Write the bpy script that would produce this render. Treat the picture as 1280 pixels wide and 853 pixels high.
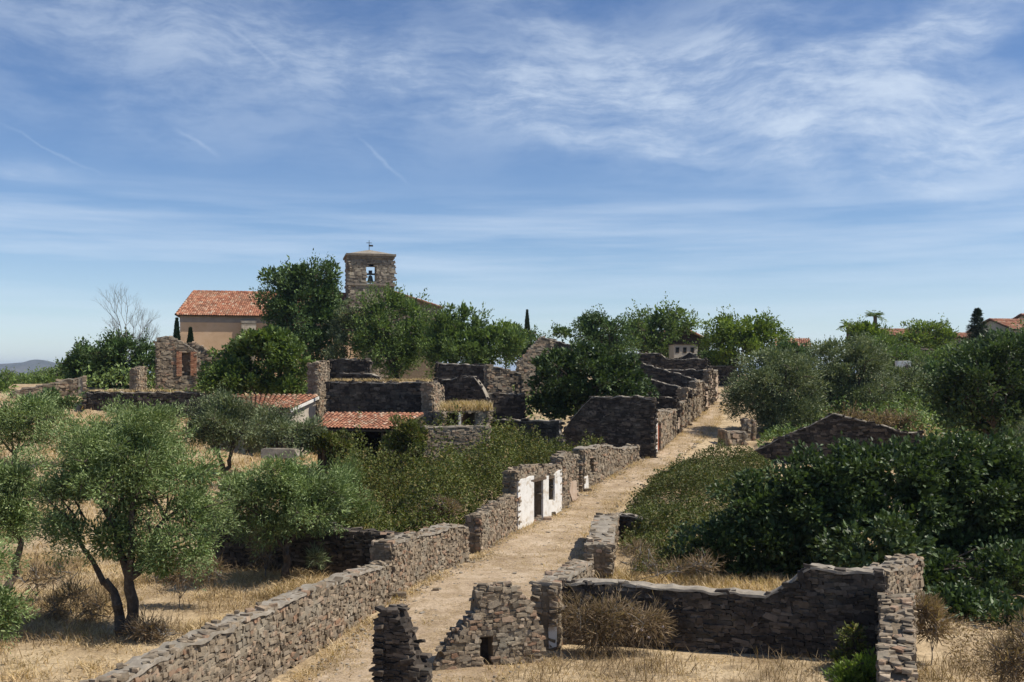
import bpy, bmesh, math
import numpy as np
from mathutils import Vector, Euler

for o in list(bpy.data.objects):
    bpy.data.objects.remove(o)
scene = bpy.context.scene
COL = scene.collection
R = math.radians

# ------------------------------------------------------------------ camera
F, CX, HY, H = 1300.0, 640.0, 465.0, 8.0      # focal length and horizon in photo pixels, eye height
cam_d = bpy.data.cameras.new('camera')
cam = bpy.data.objects.new('camera', cam_d)
COL.objects.link(cam)
cam.location = (0, 0, H)
cam.rotation_euler = (R(90), 0, 0)
cam_d.sensor_width = 36
cam_d.lens = 36 * F / 1280
cam_d.shift_y = (HY - 426.5) / 1280
cam_d.clip_start = 0.3
cam_d.clip_end = 30000
scene.camera = cam

# ------------------------------------------------------------------ sky, sun, exposure
SUN_EL, SUN_AZ = 54.0, -9.0                    # azimuth counted from +X towards +Y
world = bpy.data.worlds.new('World')
scene.world = world
world.use_nodes = True
wt = world.node_tree
wt.nodes.clear()


def N(tree, typ, ins=None, **kw):
    n = tree.nodes.new(typ)
    for k, v in kw.items():
        setattr(n, k, v)
    if ins:
        for k, v in ins.items():
            if hasattr(v, 'is_output') or isinstance(v, bpy.types.NodeSocket):
                tree.links.new(v, n.inputs[k])
            else:
                n.inputs[k].default_value = v
    return n


def M_(tree, op, a, b=0.0, clamp=False):
    n = tree.nodes.new('ShaderNodeMath')
    n.operation = op
    n.use_clamp = clamp
    for i, v in enumerate((a, b)):
        if isinstance(v, bpy.types.NodeSocket):
            tree.links.new(v, n.inputs[i])
        else:
            n.inputs[i].default_value = v
    return n.outputs[0]


def ramp(tree, fac, stops, interp='LINEAR'):
    n = tree.nodes.new('ShaderNodeValToRGB')
    n.color_ramp.interpolation = interp
    e = n.color_ramp.elements
    while len(e) < len(stops):
        e.new(0.5)
    for i, (p, c) in enumerate(stops):
        e[i].position = p
        e[i].color = (c, c, c, 1) if not hasattr(c, '__len__') else (*c, 1)
    tree.links.new(fac, n.inputs[0])
    return n.outputs[0]


def mixc(tree, fac, a, b, blend='MIX'):
    n = tree.nodes.new('ShaderNodeMix')
    n.data_type = 'RGBA'
    n.blend_type = blend
    for k, v in ((0, fac), (6, a), (7, b)):
        if isinstance(v, bpy.types.NodeSocket):
            tree.links.new(v, n.inputs[k])
        elif k == 0:
            n.inputs[k].default_value = v
        else:
            n.inputs[k].default_value = (*v, 1)
    return n.outputs[2]


SKY_STR = 0.1
sky = N(wt, 'ShaderNodeTexSky', sky_type='NISHITA', sun_disc=False,
        sun_elevation=R(SUN_EL), sun_rotation=R(90 - SUN_AZ),
        altitude=400, air_density=0.85, dust_density=0.1, ozone_density=2.2)
tc = N(wt, 'ShaderNodeTexCoord')
gen = tc.outputs['Generated']
sep = N(wt, 'ShaderNodeSeparateXYZ', {0: gen})
dx, dz = sep.outputs[0], sep.outputs[2]
# slow warp, then streaky cirrus noise on the direction sphere
warp = N(wt, 'ShaderNodeTexNoise', {'Vector': gen, 'Scale': 5.0, 'Detail': 4.0})
wv = N(wt, 'ShaderNodeVectorMath', {0: warp.outputs['Color'], 1: (0.5, 0.5, 0.5)}, operation='SUBTRACT')
wv2 = N(wt, 'ShaderNodeVectorMath', {0: wv.outputs[0], 'Scale': 0.07}, operation='SCALE')
wp = N(wt, 'ShaderNodeVectorMath', {0: gen, 1: wv2.outputs[0]}, operation='ADD')


def streaks(tilt, scale, stretch, detail, rough, loc=(0, 0, 0), src=None):
    m = N(wt, 'ShaderNodeMapping', {'Vector': (src or wp).outputs[0] if src is not gen else gen, 'Rotation': (0, R(tilt), 0),
                                    'Scale': (scale, scale, scale * stretch), 'Location': loc})
    return N(wt, 'ShaderNodeTexNoise', {'Vector': m.outputs[0], 'Scale': 1.0, 'Detail': detail, 'Roughness': rough}).outputs[0]


def bank(px, py, rx, ry, tilt, amount):
    """soft cloud bank round one direction of the sky; radii in photo pixels"""
    m = Vector(((px - CX) / F, 1.0, (HY - py) / F)).normalized()
    r0 = m.cross(Vector((0, 0, 1))).normalized()
    u0 = r0.cross(m).normalized()
    ca_, sa_ = math.cos(R(tilt)), math.sin(R(tilt))
    ru = r0 * ca_ - u0 * sa_
    rv = r0 * sa_ + u0 * ca_
    rel = N(wt, 'ShaderNodeVectorMath', {0: wp.outputs[0], 1: tuple(m)}, operation='SUBTRACT').outputs[0]
    u = N(wt, 'ShaderNodeVectorMath', {0: rel, 1: tuple(ru * F / rx)}, operation='DOT_PRODUCT').outputs['Value']
    v = N(wt, 'ShaderNodeVectorMath', {0: rel, 1: tuple(rv * F / ry)}, operation='DOT_PRODUCT').outputs['Value']
    w = N(wt, 'ShaderNodeVectorMath', {0: rel, 1: tuple(m)}, operation='DOT_PRODUCT').outputs['Value']
    d2 = M_(wt, 'ADD', M_(wt, 'MULTIPLY', u, u), M_(wt, 'MULTIPLY', v, v))
    g = M_(wt, 'POWER', 2.718, M_(wt, 'MULTIPLY', d2, -1.0))
    front = M_(wt, 'GREATER_THAN', w, -1.0)
    return M_(wt, 'MULTIPLY', M_(wt, 'MULTIPLY', g, front), amount)


nA = streaks(6, 7.5, 2.4, 10.0, 0.62, (3.1, 0.4, 0.2))
nB = streaks(-16, 11.0, 4.5, 8.0, 0.66, (0.7, 2.2, 0.0))
nC = streaks(1.5, 3.0, 15.0, 7.0, 0.58, (0.3, 0.0, 0.7), gen)
cover = ramp(wt, dz, [(0.0, 0.0), (0.30, 0.0), (0.42, 0.32), (1.0, 0.28)])
for b_ in ((150, 45, 300, 55, 9, .62), (520, 85, 240, 48, 12, .78), (690, 125, 110, 28, 13, .85), (700, 40, 150, 45, 30, .62), (860, 85, 130, 60, -8, .85),
           (1010, 130, 240, 52, 3, 1.0), (1220, 165, 220, 40, 3, 1.0), (1090, 85, 190, 32, -22, .72), (1190, 40, 90, 20, -30, .5), (960, 185, 200, 28, 5, .55), (1120, 235, 130, 16, 6, .45),
           (1265, 15, 50, 22, -20, .8), (150, 150, 260, 40, 4, .28), (40, 214, 50, 10, 0, .5)):
    cover = M_(wt, 'ADD', cover, bank(*b_))
fine = M_(wt, 'ADD', M_(wt, 'MULTIPLY', nA, 0.56), M_(wt, 'MULTIPLY', nB, 0.44))
c1 = ramp(wt, fine, [(0.33, 0.06), (0.46, 0.36), (0.56, 0.76), (0.66, 1.0)])
c1 = M_(wt, 'MULTIPLY', c1, M_(wt, 'MINIMUM', cover, 1.0))
low = ramp(wt, dz, [(0.0, 0.55), (0.045, 0.7), (0.07, 0.5), (0.095, 0.9), (0.125, 1.0), (0.15, 0.85), (0.18, 0.08), (0.24, 0.0), (1.0, 0.0)])
c2 = M_(wt, 'MULTIPLY', ramp(wt, nC, [(0.40, 0.0), (0.56, 0.5), (0.70, 0.95)]), low)
veil = ramp(wt, dz, [(0.0, 0.42), (0.03, 0.32), (0.07, 0.2), (0.12, 0.1), (0.25, 0.0), (1.0, 0.0)])
cl = M_(wt, 'ADD', M_(wt, 'ADD', M_(wt, 'MULTIPLY', c1, 0.88), M_(wt, 'MULTIPLY', c2, 0.5)), veil, True)


def contrail(p0, p1, width, amount):
    """old aircraft trail: a short soft great-circle streak between two directions"""
    def d(p):
        v = Vector(((p[0] - CX) / F, 1.0, (HY - p[1]) / F))
        return v.normalized()
    a, b = d(p0), d(p1)
    m = (a + b).normalized()
    along = (b - a).normalized()
    side = m.cross(along).normalized()
    ha = (b - a).length / 2
    rel = N(wt, 'ShaderNodeVectorMath', {0: wp2.outputs[0], 1: tuple(m)}, operation='SUBTRACT').outputs[0]
    u = N(wt, 'ShaderNodeVectorMath', {0: rel, 1: tuple(along)}, operation='DOT_PRODUCT').outputs['Value']
    v = N(wt, 'ShaderNodeVectorMath', {0: rel, 1: tuple(side)}, operation='DOT_PRODUCT').outputs['Value']
    w = N(wt, 'ShaderNodeVectorMath', {0: rel}, operation='LENGTH').outputs['Value']
    fu = M_(wt, 'SUBTRACT', 1.0, M_(wt, 'POWER', M_(wt, 'DIVIDE', M_(wt, 'ABSOLUTE', u), ha), 1.6), True)
    fv = M_(wt, 'SUBTRACT', 1.0, M_(wt, 'DIVIDE', M_(wt, 'ABSOLUTE', v), width), True)
    near = M_(wt, 'LESS_THAN', w, 0.3)
    return M_(wt, 'MULTIPLY', M_(wt, 'MULTIPLY', M_(wt, 'MULTIPLY', fu, fv), near), amount)


wob = N(wt, 'ShaderNodeTexNoise', {'Vector': gen, 'Scale': 40.0, 'Detail': 4.0})
wob1 = N(wt, 'ShaderNodeVectorMath', {0: wob.outputs['Color'], 1: (0.5, 0.5, 0.5)}, operation='SUBTRACT')
wob2 = N(wt, 'ShaderNodeVectorMath', {0: wob1.outputs[0], 'Scale': 0.012}, operation='SCALE')
wp2 = N(wt, 'ShaderNodeVectorMath', {0: gen, 1: wob2.outputs[0]}, operation='ADD')
for p0, p1, w, a in (((283, 28), (362, 98), 0.0028, 0.11), ((443, 166), (512, 232), 0.0024, 0.16),
                     ((215, 155), (276, 198), 0.0028, 0.15), ((-10, 150), (135, 224), 0.0018, 0.14)):
    cl = M_(wt, 'ADD', cl, contrail(p0, p1, w, a), True)
cl = M_(wt, 'MULTIPLY', cl, 0.9)
skycol = N(wt, 'ShaderNodeHueSaturation', {'Hue': 0.506, 'Saturation': 1.2, 'Value': 1.0, 'Color': sky.outputs[0]}).outputs[0]
cc = (6.7, 7.6, 8.7)
col = mixc(wt, cl, skycol, cc)
bg = N(wt, 'ShaderNodeBackground', {'Color': col, 'Strength': SKY_STR})
world.cycles.sampling_method = 'MANUAL'
world.cycles.sample_map_resolution = 512
wo = N(wt, 'ShaderNodeOutputWorld', {'Surface': bg.outputs[0]})

sun_d = bpy.data.lights.new('sun', 'SUN')
sun_d.energy = 4.8
sun_d.angle = R(0.55)
sun_d.color = (1.0, 0.93, 0.82)
sun = bpy.data.objects.new('sun', sun_d)
COL.objects.link(sun)
sdir = Vector((math.cos(R(SUN_AZ)) * math.cos(R(SUN_EL)), math.sin(R(SUN_AZ)) * math.cos(R(SUN_EL)), math.sin(R(SUN_EL))))
sun.rotation_euler = (-sdir).to_track_quat('-Z', 'Y').to_euler()
sun.location = (30, 0, 60)

vs = scene.view_settings
vs.view_transform = 'Standard'
vs.look = 'None'
vs.exposure = 0.2
vs.gamma = 1.0
vs.use_curve_mapping = False
scene.render.engine = 'CYCLES'
scene.cycles.max_bounces = 6
scene.cycles.diffuse_bounces = 3
scene.cycles.glossy_bounces = 2
scene.cycles.transmission_bounces = 3
scene.cycles.volume_bounces = 0
scene.cycles.use_denoising = True

# ------------------------------------------------------------------ helpers
rng = np.random.default_rng(11)


def hash2(ix, iy, seed=0):
    h = (ix.astype(np.int64) * 374761393 + iy.astype(np.int64) * 668265263 + seed * 1442695041) & 0x7fffffff
    h = ((h ^ (h >> 13)) * 1274126177) & 0x7fffffff
    return ((h ^ (h >> 16)) & 0xffff) / 65535.0


def vnoise(x, y, seed=0):
    x = np.asarray(x, float); y = np.asarray(y, float)
    ix, iy = np.floor(x), np.floor(y)
    fx, fy = x - ix, y - iy
    fx = fx * fx * (3 - 2 * fx); fy = fy * fy * (3 - 2 * fy)
    a = hash2(ix, iy, seed); b = hash2(ix + 1, iy, seed)
    c = hash2(ix, iy + 1, seed); d = hash2(ix + 1, iy + 1, seed)
    return (a * (1 - fx) + b * fx) * (1 - fy) + (c * (1 - fx) + d * fx) * fy


def fbm(x, y, seed=0, o=4):
    s, a, t = 0, 1.0, 0
    for k in range(o):
        s = s + a * vnoise(np.asarray(x) * 2 ** k, np.asarray(y) * 2 ** k, seed + k)
        t += a; a *= 0.5
    return s / t


def sstep(a, b, x):
    t = np.clip((np.asarray(x, float) - a) / (b - a), 0, 1)
    return t * t * (3 - 2 * t)


DY = [0, 24, 40, 47, 51, 57, 66, 75, 84, 95, 115, 140, 175, 400, 900, 20000]
DD = [7.5, 7.42, 7.32, 7.25, 7.05, 6.5, 5.6, 4.55, 3.6, 2.5, 1.2, 0.5, 0.6, 26, 36, 40]


def ground(X, Y):
    X = np.asarray(X, float); Y = np.asarray(Y, float)
    z = H - np.interp(Y, DY, DD)
    z = z + 1.2 * sstep(-11, -22, X) * sstep(52, 75, Y) * sstep(108, 86, Y)      # left side stands higher
    z = z + 0.9 * sstep(-19, -22, X) * sstep(76.2, 76.9, Y) * sstep(108, 86, Y)  # terrace behind its retaining wall
    z = z - 14 * sstep(-33, -58, X) * sstep(84, 180, Y) * sstep(500, 250, Y)     # drops away on the far left
    z = z + 0.8 * sstep(16, 30, X) * sstep(60, 90, Y) * sstep(150, 110, Y)
    n = (fbm(X * 0.22, Y * 0.22, 3) - 0.5) * 0.30
    edge = np.interp(Y, SY, SXL) - 0.6
    inn = np.interp(Y, SY, SXR) + 0.6
    on_street = sstep(-1.5, 0.3, np.minimum(X - edge, inn - X)) * sstep(110, 96, Y)
    z = z + n * (1 - 0.8 * on_street) * sstep(600, 200, Y)
    far = sstep(500, 2500, Y)
    return z + far * (fbm(X * 0.0016, Y * 0.0016, 9) - 0.5) * 20


# street edges in plan (left, right)
SY = [10, 17, 26, 33.6, 40.4, 47.5, 52, 57, 66.5, 75, 84.5, 96, 112]
SXL = [-8.6, -7.0, -5.0, -3.9, -1.65, 0.25, 2.4, 4.0, 8.5, 11.8, 15.0, 18.9, 24.0]
SXR = [-2.2, -1.2, 0.2, 1.7, 3.0, 4.3, 5.3, 7.0, 10.9, 14.4, 17.3, 20.4, 25.6]


def P(px, py, Y):
    return np.array([(px - CX) / F * Y, Y, H - (py - HY) / F * Y])


def gz(x, y):
    return float(ground(x, y))


def thing(name, label, cat, loc, group=None):
    o = bpy.data.objects.new(name, None)
    o.empty_display_size = 0.3
    COL.objects.link(o)
    o.location = loc
    o['label'] = label
    o['category'] = cat
    o['kind'] = 'thing'
    if group:
        o['group'] = group
    return o


def wloc(o):
    v = np.zeros(3)
    while o is not None:
        v = v + np.array(o.location)
        o = o.parent
    return v


def tag(o, label=None, cat=None, group=None, kind=None):
    for k, v in (('label', label), ('category', cat), ('group', group), ('kind', kind)):
        if v:
            o[k] = v
    return o


def make_mesh(name, V, polys, mat=None, smooth=False):
    """polys: list of (n,k) index arrays"""
    me = bpy.data.meshes.new(name)
    V = np.asarray(V, np.float32).reshape(-1, 3)
    me.vertices.add(len(V))
    me.vertices.foreach_set('co', V.ravel())
    polys = [np.asarray(p, np.int32) for p in polys if len(p)]
    loops = np.concatenate([p.ravel() for p in polys])
    starts, s = [], 0
    for p in polys:
        k = p.shape[1]
        starts.append(s + np.arange(len(p)) * k)
        s += p.size
    starts = np.concatenate(starts).astype(np.int32)
    me.loops.add(len(loops))
    me.loops.foreach_set('vertex_index', loops)
    me.polygons.add(len(starts))
    me.polygons.foreach_set('loop_start', starts)
    me.polygons.foreach_set('use_smooth', np.full(len(starts), bool(smooth)))
    me.update(calc_edges=True)
    if mat:
        me.materials.append(mat)
    return me


def mk(name, V, polys, mat, parent=None, smooth=False, kind=None, label=None, origin=None):
    V = np.asarray(V, float).reshape(-1, 3)
    off = wloc(parent) if parent is not None else (np.zeros(3) if origin is None else np.asarray(origin, float))
    me = make_mesh(name, V - off, polys, mat, smooth)
    o = bpy.data.objects.new(name, me)
    COL.objects.link(o)
    if parent is not None:
        o.parent = parent
    else:
        o.location = off
    if kind:
        o['kind'] = kind
    if label:
        o['label'] = label
    return o


class MB:
    def __init__(s):
        s.V, s.P, s.n = [], {}, 0

    def add(s, V, polys):
        V = np.asarray(V, float).reshape(-1, 3)
        for p in polys:
            p = np.asarray(p, int)
            if p.size:
                s.P.setdefault(p.shape[1], []).append(p + s.n)
        s.V.append(V)
        s.n += len(V)
        return s

    def box(s, c, size, yaw=0.0, jit=0.0, taper=1.0):
        hx, hy, hz = np.array(size) / 2
        v = np.array([[x, y, z] for z in (-hz, hz) for y in (-hy, hy) for x in (-hx, hx)], float)
        v[4:, :2] *= taper
        if jit:
            v += rng.uniform(-jit, jit, v.shape)
        ca, sa = math.cos(yaw), math.sin(yaw)
        v = np.stack([v[:, 0] * ca - v[:, 1] * sa, v[:, 0] * sa + v[:, 1] * ca, v[:, 2]], 1) + np.asarray(c, float)
        return s.add(v, [BOXF])

    def prism(s, poly, a, b):
        """poly: list of 3D points, extruded by vector b-a"""
        p = np.asarray(poly, float)
        d = np.asarray(b, float) - np.asarray(a, float)
        k = len(p)
        V = np.concatenate([p, p + d])
        q = [[i, (i + 1) % k, k + (i + 1) % k, k + i] for i in range(k)]
        return s.add(V, [np.array([list(range(k))[::-1]]), np.array([list(range(k, 2 * k))]), np.array(q)])

    def tube(s, pts, rad, sides=6, cap=True):
        pts = np.asarray(pts, float)
        rad = np.broadcast_to(np.asarray(rad, float), (len(pts),))
        t = np.gradient(pts, axis=0)
        t /= np.linalg.norm(t, axis=1)[:, None] + 1e-9
        ref = np.array([0, 0, 1.0]) if abs(t[0][2]) < 0.9 else np.array([1.0, 0, 0])
        rings = []
        for i in range(len(pts)):
            a = np.cross(t[i], ref); a /= np.linalg.norm(a) + 1e-9
            b = np.cross(t[i], a)
            ang = np.arange(sides) / sides * 2 * math.pi
            rings.append(pts[i] + rad[i] * (np.cos(ang)[:, None] * a + np.sin(ang)[:, None] * b))
        V = np.concatenate(rings)
        q = []
        for i in range(len(pts) - 1):
            for j in range(sides):
                k = (j + 1) % sides
                q.append([i * sides + j, i * sides + k, (i + 1) * sides + k, (i + 1) * sides + j])
        s.add(V, [np.array(q)])
        if cap:
            s.P.setdefault(sides, []).append(np.array([[s.n - sides + j for j in range(sides)]]))
        return s

    def build(s, name, mat, parent=None, **kw):
        polys = [np.concatenate(v) for v in s.P.values()]
        return mk(name, np.concatenate(s.V), polys, mat, parent, **kw)


BOXF = np.array([[0, 2, 3, 1], [4, 5, 7, 6], [0, 1, 5, 4], [2, 6, 7, 3], [0, 4, 6, 2], [1, 3, 7, 5]])

# ------------------------------------------------------------------ materials


def new_mat(name):
    m = bpy.data.materials.new(name)
    m.use_nodes = True
    t = m.node_tree
    t.nodes.clear()
    out = t.nodes.new('ShaderNodeOutputMaterial')
    return m, t, out


def principled(t, out, col, rough=0.9, bump=None, bstr=0.4, bdist=0.02, spec=0.25):
    b = N(t, 'ShaderNodeBsdfPrincipled', {'Roughness': rough, 'Specular IOR Level': spec})
    if isinstance(col, bpy.types.NodeSocket):
        t.links.new(col, b.inputs['Base Color'])
    else:
        b.inputs['Base Color'].default_value = (*col, 1)
    if bump is not None:
        bn = N(t, 'ShaderNodeBump', {'Strength': bstr, 'Distance': bdist, 'Height': bump})
        t.links.new(bn.outputs[0], b.inputs['Normal'])
    t.links.new(b.outputs[0], out.inputs['Surface'])
    return b


def piece_random(t):
    g = N(t, 'ShaderNodeNewGeometry')
    oi = N(t, 'ShaderNodeObjectInfo')
    return M_(t, 'FRACT', M_(t, 'ADD', g.outputs['Random Per Island'], oi.outputs['Random'])), g.outputs['Position']


def stone_mat(name, stops, lichen=0.25, scale=1.0):
    m, t, out = new_mat(name)
    r, pos = piece_random(t)
    c = ramp(t, r, stops)
    n = N(t, 'ShaderNodeTexNoise', {'Vector': pos, 'Scale': 9.0 * scale, 'Detail': 6.0, 'Roughness': 0.65})
    c = mixc(t, 0.75, c, ramp(t, n.outputs[0], [(0.3, 0.45), (0.5, 1.0), (0.7, 1.45)]), 'MULTIPLY')
    n2 = N(t, 'ShaderNodeTexNoise', {'Vector': pos, 'Scale': 1.3 * scale, 'Detail': 4.0})
    c = mixc(t, ramp(t, n2.outputs[0], [(0.5, 0.0), (0.72, lichen * 2)]), c, (0.34, 0.31, 0.24))
    n3 = N(t, 'ShaderNodeTexNoise', {'Vector': pos, 'Scale': 28.0 * scale, 'Detail': 5.0, 'Roughness': 0.7})
    principled(t, out, c, 0.92, n3.outputs[0], 0.7, 0.02)
    return m


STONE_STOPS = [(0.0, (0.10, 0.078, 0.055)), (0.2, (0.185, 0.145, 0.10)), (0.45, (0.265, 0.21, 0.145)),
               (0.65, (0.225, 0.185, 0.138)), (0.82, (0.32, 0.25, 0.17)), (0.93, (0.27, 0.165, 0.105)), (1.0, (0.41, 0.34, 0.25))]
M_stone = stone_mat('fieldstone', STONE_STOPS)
M_shadestone = stone_mat('shade_dark_stone', [(0.0, (0.03, 0.025, 0.02)), (0.5, (0.062, 0.05, 0.04)), (0.85, (0.10, 0.08, 0.062)), (1.0, (0.16, 0.13, 0.10))], 0.08)  # stone for walls turned from the sun; their shade is put into this colour
M_granite = stone_mat('tower_stone', [(0.0, (0.15, 0.125, 0.095)), (0.5, (0.24, 0.20, 0.155)), (0.85, (0.32, 0.27, 0.20)), (1.0, (0.40, 0.35, 0.27))], 0.3, 0.5)
M_brick = stone_mat('fired_brick', [(0.0, (0.27, 0.12, 0.07)), (0.5, (0.36, 0.17, 0.095)), (1.0, (0.44, 0.25, 0.15))], 0.15)


def noise_mat(name, stops, scale, rough=0.95, bscale=None, bstr=0.5, bdist=0.03, stains=None, spec=0.2):
    m, t, out = new_mat(name)
    g = N(t, 'ShaderNodeNewGeometry')
    pos = g.outputs['Position']
    n = N(t, 'ShaderNodeTexNoise', {'Vector': pos, 'Scale': scale, 'Detail': 8.0, 'Roughness': 0.62})
    c = ramp(t, n.outputs[0], stops)
    if stains:
        n2 = N(t, 'ShaderNodeTexNoise', {'Vector': pos, 'Scale': stains[0], 'Detail': 5.0, 'Roughness': 0.6})
        c = mixc(t, ramp(t, n2.outputs[0], [(stains[1], 0.0), (stains[1] + 0.14, stains[3])]), c, stains[2])
    nb = N(t, 'ShaderNodeTexNoise', {'Vector': pos, 'Scale': bscale or scale * 4, 'Detail': 6.0, 'Roughness': 0.7})
    principled(t, out, c, rough, nb.outputs[0], bstr, bdist, spec)
    return m


M_core = noise_mat('earth_mortar', [(0.3, (0.12, 0.094, 0.064)), (0.55, (0.20, 0.158, 0.108)), (0.75, (0.27, 0.215, 0.15))], 5.0, bscale=14.0, bdist=0.06)
M_core_dark = noise_mat('shade_dark_mortar', [(0.3, (0.025, 0.021, 0.017)), (0.55, (0.05, 0.04, 0.032)), (0.75, (0.08, 0.065, 0.05))], 5.0, bscale=14.0, bdist=0.06)  # earth mortar darkened to carry shade in its colour
M_coping = noise_mat('weathered_lime_coping', [(0.28, (0.17, 0.145, 0.115)), (0.5, (0.28, 0.245, 0.195)), (0.72, (0.38, 0.335, 0.27))], 3.0, bscale=20.0, bdist=0.03,
                     stains=(1.1, 0.52, (0.20, 0.175, 0.13), 0.7))
M_white = noise_mat('whitewash', [(0.25, (0.52, 0.48, 0.42)), (0.45, (0.70, 0.68, 0.63)), (0.75, (0.77, 0.755, 0.72))], 2.2, bscale=22.0, bdist=0.012,
                    stains=(3.0, 0.52, (0.47, 0.39, 0.29), 0.85))
M_tanplaster = noise_mat('ochre_plaster', [(0.25, (0.50, 0.335, 0.20)), (0.5, (0.58, 0.405, 0.255)), (0.75, (0.62, 0.45, 0.30))], 0.9, bscale=8.0, bdist=0.02,
                         stains=(0.45, 0.56, (0.31, 0.23, 0.16), 0.5))
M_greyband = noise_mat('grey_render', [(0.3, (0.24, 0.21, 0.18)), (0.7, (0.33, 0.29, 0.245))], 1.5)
M_pinkplaster = noise_mat('faded_pink_plaster', [(0.3, (0.38, 0.27, 0.19)), (0.6, (0.48, 0.38, 0.29)), (0.8, (0.58, 0.50, 0.41))], 2.0, bscale=14.0)
M_wood = noise_mat('old_wood', [(0.3, (0.07, 0.05, 0.035)), (0.7, (0.17, 0.125, 0.085))], 6.0)
M_reddoor = noise_mat('rust_red_door', [(0.3, (0.22, 0.075, 0.045)), (0.7, (0.33, 0.12, 0.07))], 4.0)
M_darkmetal = noise_mat('dark_iron', [(0.3, (0.03, 0.03, 0.03)), (0.7, (0.06, 0.055, 0.05))], 6.0, rough=0.6)
M_bronze = noise_mat('bell_bronze', [(0.3, (0.05, 0.06, 0.05)), (0.7, (0.10, 0.10, 0.07))], 6.0, rough=0.5)
M_glass = noise_mat('dark_window_glass', [(0.3, (0.015, 0.018, 0.02)), (0.7, (0.03, 0.035, 0.04))], 2.0, rough=0.15, bdist=0.001, spec=0.6)
M_bark = noise_mat('olive_bark', [(0.3, (0.045, 0.036, 0.028)), (0.55, (0.10, 0.08, 0.062)), (0.75, (0.17, 0.145, 0.115))], 7.0, bscale=16.0, bstr=0.9, bdist=0.05)
M_palebark = noise_mat('grey_bark', [(0.3, (0.10, 0.09, 0.08)), (0.7, (0.24, 0.22, 0.19))], 6.0, bscale=16.0)
M_palmtrunk = noise_mat('palm_bark', [(0.3, (0.08, 0.06, 0.04)), (0.7, (0.18, 0.14, 0.10))], 5.0)
M_stucco = noise_mat('cream_stucco', [(0.3, (0.40, 0.35, 0.28)), (0.7, (0.52, 0.47, 0.39))], 1.0)
M_mount = noise_mat('mountain_scrub', [(0.3, (0.07, 0.075, 0.05)), (0.7, (0.15, 0.135, 0.10))], 0.01, bscale=0.03, bdist=10)
M_thistle = noise_mat('thistle_down', [(0.3, (0.42, 0.34, 0.30)), (0.7, (0.58, 0.50, 0.46))], 30.0)
M_greenpaint = noise_mat('green_paint', [(0.3, (0.03, 0.19, 0.10)), (0.7, (0.05, 0.26, 0.14))], 3.0)


def tile_mat():
    m, t, out = new_mat('clay_roof_tile')
    r, pos = piece_random(t)
    c = ramp(t, r, [(0.0, (0.20, 0.085, 0.05)), (0.3, (0.32, 0.13, 0.075)), (0.6, (0.39, 0.175, 0.10)), (0.85, (0.45, 0.24, 0.15)), (1.0, (0.43, 0.32, 0.23))])
    n = N(t, 'ShaderNodeTexNoise', {'Vector': pos, 'Scale': 0.7, 'Detail': 6.0, 'Roughness': 0.65})
    c = mixc(t, ramp(t, n.outputs[0], [(0.48, 0.0), (0.72, 0.65)]), c, (0.22, 0.15, 0.10))
    n3 = N(t, 'ShaderNodeTexNoise', {'Vector': pos, 'Scale': 14.0, 'Detail': 4.0})
    principled(t, out, c, 0.9, n3.outputs[0], 0.4, 0.02)
    return m


M_tile = tile_mat()


def ground_mat(name, base_stops, patch, patch_lo, grain=(0.8, 1.15), pebble=True):
    m, t, out = new_mat(name)
    g = N(t, 'ShaderNodeNewGeometry')
    pos = g.outputs['Position']
    n = N(t, 'ShaderNodeTexNoise', {'Vector': pos, 'Scale': 0.55, 'Detail': 9.0, 'Roughness': 0.68})
    c = ramp(t, n.outputs[0], base_stops)
    n2 = N(t, 'ShaderNodeTexNoise', {'Vector': pos, 'Scale': 1.7, 'Detail': 7.0, 'Roughness': 0.72, 'Distortion': 0.6})
    c = mixc(t, ramp(t, n2.outputs[0], [(patch_lo, 0.0), (patch_lo + 0.12, 0.75)]), c, patch)
    n3 = N(t, 'ShaderNodeTexNoise', {'Vector': pos, 'Scale': 11.0, 'Detail': 6.0, 'Roughness': 0.75})
    c = mixc(t, 1.0, c, ramp(t, n3.outputs[0], [(0.32, grain[0] * 0.75), (0.5, 1.0), (0.68, grain[1] * 1.1)]), 'MULTIPLY')
    if pebble:
        v = N(t, 'ShaderNodeTexVoronoi', {'Vector': pos, 'Scale': 6.0, 'Randomness': 1.0})
        c = mixc(t, ramp(t, v.outputs['Distance'], [(0.10, 0.55), (0.2, 0.0)]), c, (0.20, 0.155, 0.11))
    nb = N(t, 'ShaderNodeTexNoise', {'Vector': pos, 'Scale': 7.0, 'Detail': 8.0, 'Roughness': 0.75})
    principled(t, out, c, 0.97, nb.outputs[0], 0.8, 0.06, 0.1)
    return m


M_field = ground_mat('dry_grass_soil', [(0.28, (0.24, 0.17, 0.10)), (0.42, (0.37, 0.275, 0.165)), (0.56, (0.50, 0.385, 0.24)), (0.75, (0.56, 0.45, 0.30))],
                     (0.22, 0.165, 0.10), 0.52, pebble=False)
M_path = ground_mat('trodden_earth', [(0.30, (0.23, 0.165, 0.105)), (0.42, (0.36, 0.27, 0.178)), (0.55, (0.47, 0.365, 0.252)), (0.72, (0.55, 0.45, 0.33))],
                    (0.30, 0.22, 0.128), 0.47)


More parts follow.
